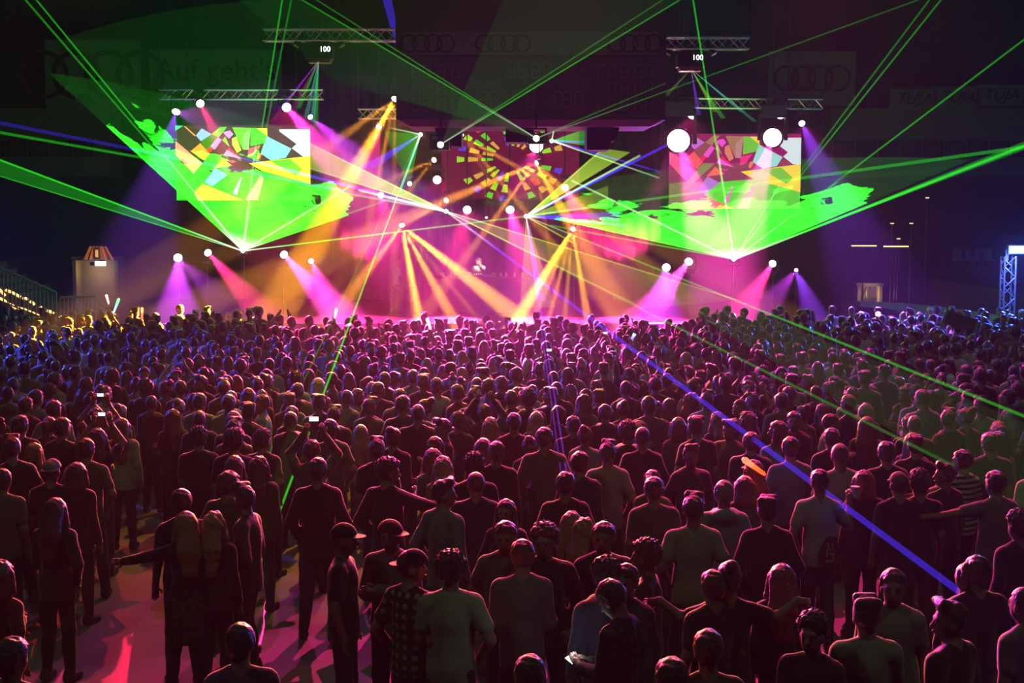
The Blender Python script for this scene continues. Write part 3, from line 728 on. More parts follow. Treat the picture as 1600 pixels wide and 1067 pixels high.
moving_head(278, 403, 46, PURP, [(278, 500, 41, 18, 5500, VIO), (255, 400, 40, 30, 300), (345, 470, 41, 12, 1800, VIO)], 'glaring violet stage light low at the far left of the stage', .16, False, 14)
moving_head(325, 395, 46, PINK, [(410, 490, 41, 11, 11000)], 'pink stage light low on the left of the stage', .14, False)
moving_head(444, 398, 46, MAG, [(535, 498, 41, 13, 18000)], 'magenta stage light right of the left green laser', .15, False, 10)
moving_head(486, 408, 46, VIO, [(530, 500, 41, 14, 5500, MAG), (600, 400, 41, 30, 500, PURP)], 'small violet stage light low beside the magenta beam', .1, False, 10)
moving_head(1041, 418, 46, VIO, [(1030, 500, 41, 18, 5500), (1000, 420, 40, 30, 300, PURP)], 'glaring violet stage light low right of the booth', .15, False, 14)
moving_head(1076, 409, 46, MAG, [(1005, 500, 41, 13, 18000)], 'magenta stage light low left of the right green laser', .15, False, 10)
moving_head(1207, 412, 46, PINK, [(1150, 500, 41, 12, 12000)], 'pink stage light low right of the right green laser', .14, False)
moving_head(1244, 422, 46, VIO, [(1275, 500, 41, 11, 4000, PURP), (1195, 480, 41, 11, 3000)], 'small violet stage light low at the far right of the stage', .07, False)
moving_head(592, 198, 47, MAG, [(640, 640, 22, 40, 1200, PINK), (545, 470, 44, 32, 30000, PINK)], 'small pink stage light left of the scoreboard', .1)
moving_head(640, 287, 47, MAG, [(500, 700, 20, 36, 1200, PINK)], 'small pale pink stage light near the orange spots', .09)
moving_head(683, 281, 47, MAG, [(700, 800, 16, 40, 6000, PINK)], 'pink stage light facing the crowd left of the centre screen', .16, es=8)
moving_head(595, 305, 47, MAG, [(606, 372, 42, 14, 3500, PINK)], 'pink stage light below the left orange spots', .12, es=8)
moving_head(730, 328, 47, MAG, [(620, 900, 14, 44, 6500, PINK), (690, 500, 43.5, 32, 30000, PINK)], 'pink stage light above the DJ booth on its left', .16, es=8)
moving_head(797, 328, 47, MAG, [(820, 420, 42, 16, 4000), (1000, 850, 14, 44, 6500, PINK), (860, 500, 43.5, 32, 30000, PINK)], 'pink stage light above the DJ booth on its right', .16, es=8)
moving_head(838, 228, 46, MAG, [(830, 262, 43, 14, 1500), (1050, 700, 18, 36, 2500, PINK)], 'glaring pink stage light under the scoreboard', .26, es=14)
moving_head(883, 293, 47, MAG, [(915, 370, 42, 14, 3500, PINK), (985, 470, 44, 32, 30000, PINK)], 'pink stage light right of the centre screen', .13, es=8)
# orange multi-ray heads
def rays(l, E, cone=3.0, Y=43.3): return [(x, y, Y, c if c else cone, 200 * E * k) for x, y, c, k in l]
moving_head(617, 155, 45, ORG, rays([(572, 235, 9, 1.7), (560, 195, 6, .5), (592, 275, 4, 1), (617, 275, 3, 1)], 1500) + [(430, 520, 40, 5, 30000), (560, 900, 13, 36, 14000)], 'orange stage light at the upper left corner of the scoreboard', .13, es=8)
moving_head(678, 250, 46, ORG, rays([(600, 285, 3, 1), (635, 305, 3, .9)], 1200), 'small orange stage light below the scoreboard corner', .1)
moving_head(697, 313, 46, ORG, rays([(615, 360, 4, 1), (655, 400, 2, .6), (668, 400, 1.6, .6)], 1200) + [(540, 800, 16, 40, 1600)], 'small orange stage light beside the centre laser', .1)
moving_head(628, 352, 45, ORG, rays([(665, 550, 4.2, 3), (650, 540, 2, .6), (712, 505, 4.5, 1.6), (778, 535, 2, 1.1), (790, 480, 6, 2.6), (560, 440, 5, .5), (530, 480, 5, .4)], 2600, Y=40.5), 'orange stage light left of the booth throwing a fan of rays', .1, False, 9)
moving_head(895, 358, 45, ORG, rays([(790, 530, 6, 2.4), (805, 560, 3, 1.2), (852, 520, 2.4, 1.3), (882, 510, 2.4, 1.1), (925, 530, 4, 1.6)], 2600, Y=40.5), 'orange stage light right of the booth throwing a fan of rays', .1, False, 9)
moving_head(838, 255, 45, ORG, rays([(730, 300, 5, 1.4), (775, 340, 4, 1.4), (812, 330, 1.6, .6), (824, 335, 1.6, .6), (850, 330, 2.5, .9), (875, 320, 8, 1.2), (920, 330, 6, .8)], 1700) + [(1000, 850, 14, 34, 12000)], 'orange stage light under the glaring pink light', .1, es=8)
moving_head(722, 212, 45, ORG, rays([(800, 305, 3, 1.4), (775, 300, 2, .9), (765, 320, 1.6, .7), (880, 300, 5, .8)], 1500), 'orange stage light half hidden under the scoreboard', .08)
moving_head(760, 340, 46, ORG, rays([(768, 470, 1, .5), (776, 470, 1, .4)], 1200) + [(750, 415, 47.75, 10, 25, (1, .7, .55))], 'tiny orange stage light over the booth', .05, es=4)  # last beam is an added warm fill on the DJ

# ---------------------------------------------------------------- lasers
GRN, BLU, YEL, WHT, CYA, VIL = (.03, 1, .02), (.08, .03, 1), (.6, 1, .06), (.5, 1, .4), (.1, .9, .6), (.35, .05, 1)
def projector(px, py, Y, label, col, hang=False):
    zt_ = (14.08 if Y > 30 else 6.4) if hang else DECK
    A = P(px, py, Y); t = thing('laser_projector', label, 'laser', A, 'laser projectors')
    MB().box((0, .26, 0), (.34, .4, .2)).build('housing', M['black'], t)
    MB().disc((0, .05, 0), (0, -1, 0), .06, 16).build('aperture', lens_mat(col, 20), t)
    MB().box((-.2, .2, .05 if hang else -.05), (.03, .06, .28)).box((.2, .2, .05 if hang else -.05), (.03, .06, .28)).box((0, .2, .2 if hang else -.2), (.43, .06, .03)).build('bracket', M['black'], t)
    MB().tube([(0, .2, .2 if hang else -.2), (0, .2, zt_ - A.z)], .025, 6).build('mounting_pole', M['black'], t)
    return A, t
def glow_mat(name, sheet):  # laser-lit haze painted as emission, whiter near the aperture
    m = bpy.data.materials.new(name); m.use_nodes = True; nt = m.node_tree; N = nt.nodes; K = nt.links
    N.remove(N['Principled BSDF']); out = N['Material Output']
    em, tr, ad, oi = N.new('ShaderNodeEmission'), N.new('ShaderNodeBsdfTransparent'), N.new('ShaderNodeAddShader'), N.new('ShaderNodeObjectInfo')
    uv = N.new('ShaderNodeUVMap'); sx = N.new('ShaderNodeSeparateXYZ'); K.new(uv.outputs[0], sx.inputs[0])
    hot = N.new('ShaderNodeMapRange'); hot.inputs['From Min'].default_value = .0; hot.inputs['From Max'].default_value = .16 if sheet else .22
    hot.inputs['To Min'].default_value = 1; hot.inputs['To Max'].default_value = 0; K.new(sx.outputs['Y'], hot.inputs['Value'])
    mx = N.new('ShaderNodeMix'); mx.data_type = 'RGBA'; K.new(hot.outputs[0], mx.inputs[0]); K.new(oi.outputs['Color'], mx.inputs[6]); mx.inputs[7].default_value = (.9, 1, .8, 1)
    K.new(mx.outputs[2], em.inputs['Color'])
    if sheet:   # smoke-like waves and streaks painted into the sheet's glow, fading outward
        mp = N.new('ShaderNodeMapping'); mp.inputs['Scale'].default_value = (5, 5, 1); K.new(uv.outputs[0], mp.inputs['Vector'])
        n1 = N.new('ShaderNodeTexNoise'); n1.inputs['Scale'].default_value = 1.6; n1.inputs['Detail'].default_value = 6; n1.inputs['Distortion'].default_value = .6; K.new(mp.outputs[0], n1.inputs['Vector'])
        sc1 = N.new('ShaderNodeMath'); sc1.operation = 'MULTIPLY_ADD'; sc1.inputs[1].default_value = .85; K.new(n1.outputs['Fac'], sc1.inputs[0]); vm = N.new('ShaderNodeMath'); vm.operation = 'MULTIPLY'; vm.inputs[1].default_value = .82; K.new(sx.outputs['Y'], vm.inputs[0]); K.new(vm.outputs[0], sc1.inputs[2])
        rp = N.new('ShaderNodeValToRGB'); e = rp.color_ramp.elements; e[0].position = .93; e[0].color = (1, 1, 1, 1); e[1].position = 1.0; e[1].color = (.02, .02, .02, 1)
        x = e.new(.985); x.color = (.55, .55, .55, 1); x = e.new(.995); x.color = (.12, .12, .12, 1); K.new(sc1.outputs[0], rp.inputs[0])
        mu = N.new('ShaderNodeMath'); mu.operation = 'MULTIPLY'; K.new(rp.outputs[0], mu.inputs[0])
        mp2 = N.new('ShaderNodeMapping'); mp2.inputs['Scale'].default_value = (3, 26, 1); K.new(uv.outputs[0], mp2.inputs['Vector'])
        n2 = N.new('ShaderNodeTexNoise'); n2.inputs['Scale'].default_value = 1.2; n2.inputs['Detail'].default_value = 7; n2.inputs['Distortion'].default_value = 1.2; K.new(mp2.outputs[0], n2.inputs['Vector'])
        m2 = N.new('ShaderNodeMapRange'); m2.inputs['From Min'].default_value = .35; m2.inputs['From Max'].default_value = .62; m2.inputs['To Min'].default_value = .6; m2.inputs['To Max'].default_value = 1.15; K.new(n2.outputs['Fac'], m2.inputs['Value']); K.new(m2.outputs[0], mu.inputs[1])
        st = N.new('ShaderNodeMath'); st.operation = 'MULTIPLY'; K.new(mu.outputs[0], st.inputs[0]); K.new(oi.outputs['Alpha'], st.inputs[1]); K.new(st.outputs[0], em.inputs['Strength'])
    else:
        fd = N.new('ShaderNodeMapRange'); fd.inputs['From Min'].default_value = 0; fd.inputs['From Max'].default_value = 1; fd.inputs['To Min'].default_value = 1.6; fd.inputs['To Max'].default_value = .45; K.new(sx.outputs['Y'], fd.inputs['Value'])
        st = N.new('ShaderNodeMath'); st.operation = 'MULTIPLY'; K.new(fd.outputs[0], st.inputs[0]); K.new(oi.outputs['Alpha'], st.inputs[1]); K.new(st.outputs[0], em.inputs['Strength'])
    K.new(em.outputs[0], ad.inputs[0]); K.new(tr.outputs[0], ad.inputs[1]); K.new(ad.outputs[0], out.inputs['Surface']); m.cycles.emission_sampling = 'NONE'; return m
M['beam'] = glow_mat('emissive_beam', False); M['sheet'] = glow_mat('emissive_sheet_streaked', True); M['veil'] = glow_mat('emissive_sheet_plain', False)
def line(S, px, py, Y, col, E, th=1.0, r2=None):
    """one laser ray: lit haze painted as a thin glowing tube from the aperture out into the hall"""
    A = S[0]; B = P(px, py, Y) - A; n = 6; k = 24
    if px <= 0 or px >= 1600 or py <= 0: B = B * 1.4   # runs on out of the picture
    r = .022 * th; d = B.normalized()
    u = d.cross(Vector((0, 0, 1))).normalized(); w = d.cross(u); v = []; uv = []
    for i in range(k + 1):
        for j in range(n): t = 2 * math.pi * j / n; v.append(B * (i / k) + (u * math.cos(t) + w * math.sin(t)) * r); uv.append((j / n, i / k))
    f = [(i * n + j, i * n + (j + 1) % n, (i + 1) * n + (j + 1) % n, (i + 1) * n + j) for i in range(k) for j in range(n)]
    o = fan_obj('emissive_laser_beam', v, f, uv, M['beam'], S[1]); o.color = (*col, E / 2); return o
def fan_obj(name, v, f, uv, m, parent):
    me = bpy.data.meshes.new(name); me.from_pydata(v, [], f); me.materials.append(m); ul = me.uv_layers.new(name='UVMap')
    ul.data.foreach_set('uv', [c for l in me.loops for c in uv[l.vertex_index]]); me.update(); return obj(name, me, parent)
def sheet(S, a, b, col, E, smoke=False, reach=1.0):  # smoke picks the glow that has streaks painted in
    """laser-lit haze painted as a glowing sheet, fanning out from the aperture between the directions of a and b"""
    A = S[0]; reach = 1.4 if a[0] <= 0 or a[0] >= 1600 or a[1] <= 0 else reach; a, b = (P(*a) - A) * reach, (P(*b) - A) * reach; n, k = 24, 16; v = []; uv = []; an = a.angle(b)
    for i in range(n + 1):
        t = i / n; d = (a * math.sin((1 - t) * an) + b * math.sin(t * an)) / math.sin(an)
        for j in range(k + 1): s_ = max(j / k, .002); v.append(d * s_); uv.append((t, j / k))
    f = [(i * (k + 1) + j, (i + 1) * (k + 1) + j, (i + 1) * (k + 1) + j + 1, i * (k + 1) + j + 1) for i in range(n) for j in range(k)]
    o = fan_obj('emissive_laser_sheet', v, f, uv, M['sheet'] if smoke else M['veil'], S[1]); o.color = (*col, E); return o
L = projector(379, 392, 46, 'left green laser projector low on the stage with its green fan', GRN)
R_ = projector(1147, 405, 46, 'right green laser projector low on the stage with its green fan', GRN)
M1 = projector(697, 330, 46, 'laser projector left above the booth sending the long blue beam', WHT)
M2 = projector(822, 338, 46, 'laser projector right above the booth sending violet beams down', WHT)
C1 = projector(657, 210, 46, 'laser projector behind the scoreboard sending the long green beam left', WHT, True)
C2 = projector(862, 220, 46, 'laser projector with a green fan behind the right of the scoreboard', WHT, True)
sheet(L, (150, 182, 38), (600, 318, 38), GRN, 1.5, True, 1.25)
sheet(L, (100, 60, 36), (440, 0, 36), GRN, .022)
sheet(L, (0, 250, 28), (0, 274, 28), GRN, .12)
for x, y, e, w, c in ((0, 250, .55, 1, GRN), (0, 275, .4, .6, GRN), (57, 0, .30, .9, GRN), (40, 0, .2, 1.1, GRN), (441, 0, .30, .9, GRN), (455, 0, .14, 1, GRN), (545, 292, .8, 1, WHT), (640, 300, .3, .8, GRN), (870, 332, .6, 1, GRN), (255, 240, .7, .9, WHT), (400, 225, .6, .9, WHT)):
    line(L, x, y, 34, c, e, w)
sheet(R_, (845, 338, 38), (1425, 288, 38), GRN, 1.5, True, 1.25)
for x, y, e, w, c in ((860, 352, .35, 1, GRN), (893, 282, .75, 1.1, WHT), (1083, 0, .3, 1, GRN), (1120, 222, .6, .9, WHT), (1218, 290, .5, .8, WHT), (1470, 0, .16, 1, GRN), (1452, 0, .12, 1, GRN), (1600, 62, .2, 1, GRN), (1600, 228, .5, 1.6, GRN), (1308, 285, .6, .8, GRN)):
    line(R_, x, y, 34, c, e, w)
line(M2, 1600, 230, 26, GRN, .2, 1.6)
sheet(R_, (1600, 221, 28), (1600, 234, 28), GRN, .15)
# centre lasers
sheet(M1, (480, 222, 38), (480, 262, 38), YEL, .5); line(M1, 480, 222, 38, YEL, .4); line(M1, 370, 245, 38, BLU, .7, 1.8); line(M1, 480, 262, 38, WHT, .4, .9); line(M1, 560, 297, 40, WHT, .9, 1.6)
sheet(M1, (1150, 468, 38), (1005, 482, 38), YEL, .1); line(M1, 1150, 468, 38, YEL, .35, .8); line(M1, 1005, 482, 38, YEL, .35, .8)
line(M1, 1620, 1014, 10, BLU, .38, 1.3); line(M1, 1490, 728, 15, GRN, .16, .8); line(M1, 0, 207, 25, GRN, .22, 1.2); line(M1, 0, 192, 25, BLU, .16, 1.6)
sheet(M2, (942, 232, 38), (985, 238, 38), YEL, .5); line(M2, 942, 232, 38, YEL, .5); line(M2, 1000, 243, 38, WHT, .8, 1.3); line(M2, 1065, 215, 38, BLU, .8, 1.6)
sheet(M2, (968, 330, 40), (968, 346, 40), BLU, .5); sheet(M2, (950, 290, 40), (950, 322, 40), YEL, .25); line(M2, 978, 352, 40, BLU, .7, 1.3); line(M2, 900, 382, 40, YEL, .4, .9)
sheet(M2, (812, 480, 40), (868, 480, 40), YEL, .16); line(M2, 886, 742, 15.5, VIL, .4, .55); line(M2, 877, 742, 15.5, VIL, .3, .5); sheet(M2, (838, 470, 40), (853, 470, 40), VIL, .5)
line(M2, 1620, 658, 15, GRN, .22, .8); sheet(M2, (1620, 668, 15), (1500, 735, 15), GRN, .014)
line(C1, 349, 1034, 13.2, GRN, .6, .7); line(C1, 405, 742, 18, GRN, .14, .6); sheet(C1, (349, 1034, 13.2), (440, 700, 16), GRN, .012)
sheet(C1, (560, 262, 42), (590, 262, 42), BLU, .55); sheet(C1, (600, 205, 42), (640, 290, 42), GRN, .2); line(C1, 625, 300, 42, CYA, .7, 1.4); line(C1, 610, 200, 42, WHT, .5)
sheet(C1, (598, 0, 38), (612, 0, 38), BLU, .3); 
sheet(C2, (917, 200, 44), (917, 228, 44), GRN, .35); line(C2, 917, 222, 44, BLU, .6, 1.6); line(C2, 1030, 278, 40, WHT, .5); line(C2, 1030, 268, 40, BLU, .5, 1.3); line(C2, 866, 200, 44, WHT, .6)
B1 = projector(688, 226, 28.5, 'small laser projector clamped under the left front of the scoreboard', GRN, True)
B2 = projector(838, 216, 28.5, 'small laser projector clamped under the right front of the scoreboard', GRN, True)
line(B1, 1062, 0, 22, GRN, .2, .5); line(B1, 1035, 0, 22, GRN, .1, .5); sheet(B1, (1062, 0, 22), (760, 60, 22), GRN, .012)
line(B2, 430, -25, 22, GRN, .2, .5); line(B2, 455, -25, 22, GRN, .12, .5); sheet(B2, (430, -25, 22), (640, 160, 22), GRN, .02); line(B2, 1040, 130, 24, GRN, .09, .5); line(B2, 1600, -60, 20, GRN, .07, .5)
# hanging show-laser boxes
def hanging_box(px, py, Y, label, red, rlist):
    A = P(px, py, Y); t = thing('hanging_projector', label, 'projector', A)
    MB().box((0, .25, .25), (.72, .5, .36)).build('housing', M['black'], t)
    MB().add([(-.33, 0, .07), (.33, 0, .07), (.28, .02, -.04), (-.28, .02, -.04), (-.33, .5, .07), (.33, .5, .07), (.28, .45, -.04), (-.28, .45, -.04)], [(0, 3, 2, 1), (4, 5, 6, 7), (0, 1, 5, 4), (1, 2, 6, 5), (2, 3, 7, 6), (3, 0, 4, 7)]).build('lower_panel', red, t)
    me = textmesh('100', .2, 0, .003); me.materials.append(M['whitelit']); o = obj('lit_marks', me, t, (.17, -.01, .3)); o.rotation_euler = (math.pi / 2, 0, 0)
    MB().tube([(0, .25, .43), (0, .25, 1.0)], .06, 8).box((0, .25, .5), (.5, .1, .05)).build('clamp', M['black'], t)
    for s in (-1, 1): MB().tube([(s * .42, .2, .75), (s * .62, .1, .4)], [.05, .09], 8).build('side_lamp', M['black'], t)
    S = (A, t)
    for x, y, c, e in rlist: sheet(S, (x - 4, y, Y - 2), (x + 4, y, Y - 2), c, e)
hanging_box(498, 95, 38, 'black projector box with white marks hanging left of the scoreboard', mat('red_panel_dim', (.25, .06, .03), .5), [(438, 170, BLU, 0.16), (425, 190, MAG, 0.12), (455, 175, MAG, 0.11), (466, 170, GRN, 0.16), (478, 185, CYA, 0.16), (488, 190, CYA, 0.22), (493, 200, GRN, 0.16)])
hanging_box(1080, 108, 38, 'black projector box with red front hanging right of the scoreboard', mat('red_panel', (.75, .03, .1), .4), [(1092, 180, VIL, 0.22), (1118, 175, YEL, 0.16), (1130, 185, GRN, 0.19), (1160, 175, CYA, 0.16), (1180, 190, CYA, 0.12), (1040, 150, YEL, 0.07)])
# blue floodlight on the right tower, blue wash from the left stand
A = P(1590, 390, 38.3); t = thing('blue_floodlight', 'glaring blue floodlight on top of the right truss tower', 'floodlight', A)
MB().box((0, .12, 0), (.5, .2, .26)).build('housing', M['black'], t); MB().box((0, .0, 0), (.44, .04, .2)).build('lens', emat('blue_lens', (.12, .25, 1), 12), t)
MB().box((-.25, .12, -.15), (.08, .08, .3)).build('bracket', M['black'], t)
l = bpy.data.lights.new('flood_lamp', 'SPOT'); l.energy = 6000; l.color = (.05, .12, 1); l.spot_size = math.radians(80); l.spot_blend = .6; l.shadow_soft_size = .15
o = bpy.data.objects.new('flood_lamp', l); COL.objects.link(o); o.location = A + Vector((0, -.05, 0)); aim(o, (8, 24, 0)); put(o, t)
l = bpy.data.lights.new('tower_lamp', 'POINT'); l.energy = 350; l.color = (.06, .12, 1); l.shadow_soft_size = .1
o = bpy.data.objects.new('tower_lamp', l); COL.objects.link(o); o.location = A + Vector((-.1, -.6, -.3)); put(o, t)
A = Vector((-16.5, 31, 6)); t = thing('wash_light', 'blue wash light on the left stand, out of the picture', 'floodlight', A)
MB().box((0, 0, 0), (.4, .4, .3)).build('housing', M['black'], t); MB().tube([(0, 0, -.15), (0, 0, -3)], .03).build('mounting_pole', M['black'], t)
l = bpy.data.lights.new('flood_lamp', 'SPOT'); l.energy = 8000; l.color = (.06, .08, 1); l.spot_size = math.radians(60); l.spot_blend = .8; l.shadow_soft_size = .2
o = bpy.data.objects.new('flood_lamp', l); COL.objects.link(o); o.location = A + Vector((.3, 0, 0)); aim(o, (-9, 27, 1)); put(o, t)
# wash lights hung from the roof in front of the scoreboard, above the picture
for k, (x, y, bx, by, c, e, nm) in enumerate(((0.5, 26, .3, 12.5, PINK, 4200, 'pink'), (5.5, 26, 4.5, 14, PINK, 3000, 'pink'), (-3.5, 26, -2.0, 13.5, MAG, 550, 'magenta'), (-2, 27, -2.5, 19, ORG, 1300, 'orange'), (-8, 26, -6, 15, (1, .03, .05), 900, 'red'), (0, 33, -1, 22, PINK, 3500, 'pink'), (6, 33, 6, 22, MAG, 2000, 'magenta'))):
    t = thing('roof_wash_light', ['pink roof wash light over the front middle', 'pink roof wash light over the front right', 'magenta roof wash light over the front left', 'orange roof wash light over the middle of the floor', 'red roof wash light over the left', 'pink roof wash light behind the scoreboard', 'magenta roof wash light right behind the scoreboard'][k], 'stage light', (x, y, 12.6))
    B = Vector((bx, by, 0)); d = (B - Vector((x, y, 12.6))).normalized()
    MB().tube([d * -.35, d * -.05], [.12, .17], 14).build('head', M['black'], t, True); MB().box((0, 0, .25), (.45, .08, .05)).build('yoke', M['black'], t); MB().tube([(0, 0, .25), (0, 0, 1.46)], .025, 6).build('mounting_pole', M['black'], t)
    spot(Vector((x, y, 12.6)), B, 28.5, c, e * .6, .9, t)
# unseen dim fill lamps, added to lift the backs of the crowd
for k, (x, y) in enumerate(((-7, 6), (7, 6), (0, 20), (-9, 24), (9, 24))):
    t = thing('fill_lamp', ['dim house lamp above the left front', 'dim house lamp above the right front', 'dim house lamp over the middle of the floor', 'dim house lamp over the left floor', 'dim house lamp over the right floor'][k], 'ceiling lamp', (x, y, 13.2))
    MB().tube([(0, 0, 0), (0, 0, .3)], [.5, .15], 14).build('shade', M['black'], t, True); MB().tube([(0, 0, .3), (0, 0, .9)], .02, 6).build('rod', M['black'], t)
    l = bpy.data.lights.new('fill_bulb', 'SPOT'); l.energy = 220; l.color = (.75, .9, .6); l.spot_size = math.radians(150); l.shadow_soft_size = .4
    o = bpy.data.objects.new('fill_bulb', l); COL.objects.link(o); o.location = (x, y, 13.15); put(o, t)

# ---------------------------------------------------------------- the DJ booth
c = P(757, 432, 47)
t = thing('dj_table', 'long DJ table at the middle of the stage', 'table', (c.x, 47, DECK))
hT = c.z - DECK
MB().box((0, 0, hT - .03), (3.2, .8, .06)).build('table_top', M['black'], t); MB().box((0, -.36, hT / 2 - .03), (3.1, .04, hT - .06)).build('front_panel', M['curtain'], t)
for sx in (-1.5, 1.5):
    for sy in (-.32, .32): MB().box((sx, sy, (hT - .06) / 2), (.06, .06, hT - .06)).build('leg', M['black'], t)
for k, x in enumerate((-.62, .18)):
    t = thing('turntable', ['turntable left of the mixer on the DJ table', 'turntable right of the mixer on the DJ table'][k], 'turntable', (c.x + x, 46.9, c.z))
    MB().box((0, 0, .05), (.44, .35, .1)).build('plinth', M['wallp'], t); MB().tube([(-.05, 0, .1), (-.05, 0, .12)], .15, 18).build('platter', M['black'], t); MB().tube([(.16, .12, .13), (.16, -.08, .13), (.08, -.12, .12)], .008, 5).build('tonearm', M['alu'], t)
t = thing('dj_mixer', 'mixer with small warm lights between the turntables', 'mixer', (c.x - .22, 46.9, c.z)); MB().box((0, 0, .05), (.3, .35, .1)).build('body', M['black'], t)
for k in range(4): MB().box((-.1 + .07 * k, -.16, .09), (.035, .03, .03)).build('lamp', M['warm'], t)
for k, x in enumerate((-1.35, -1.1, .55, .72, 1.0, 1.25)):
    tag(MB().tube([(0, 0, 0), (0, 0, .03), (0, 0, .1), (0, 0, .16)], [.04, .04, .035, .02], 10).build('drink_cup', mat('cup_white', (.8, .75, .7), .4), None, False, (c.x + x, 46.8, c.z)), ['leftmost', 'second', 'third', 'fourth', 'fifth', 'rightmost'][k] + ' small pale cup standing on the DJ table', 'cup', 'cups on the DJ table')
person(P(748, 420, 47.7).x, 47.75, 1.78, False, 168, 'dj', 'tee', 'white', 'short', 'brown', 'DJ in a pale shirt bent over the decks, hand at his face', z=DECK)
c2 = P(630, 448, 46.8)
t = thing('side_table', 'small table left of the DJ booth', 'table', (c2.x, 46.8, DECK)); MB().box((0, 0, c2.z - DECK - .02), (.9, .5, .04)).build('table_top', M['black'], t)
for sx in (-.4, .4):
    for sy in (-.2, .2): MB().box((sx, sy, (c2.z - DECK - .04) / 2), (.04, .04, c2.z - DECK - .04)).build('leg', M['black'], t)
person(P(619, 420, 47.4).x, 47.5, 1.74, False, -60, 'phone', 'tee', 'white', 'short', 'dark', 'person in a pale shirt standing left of the DJ booth', z=DECK)

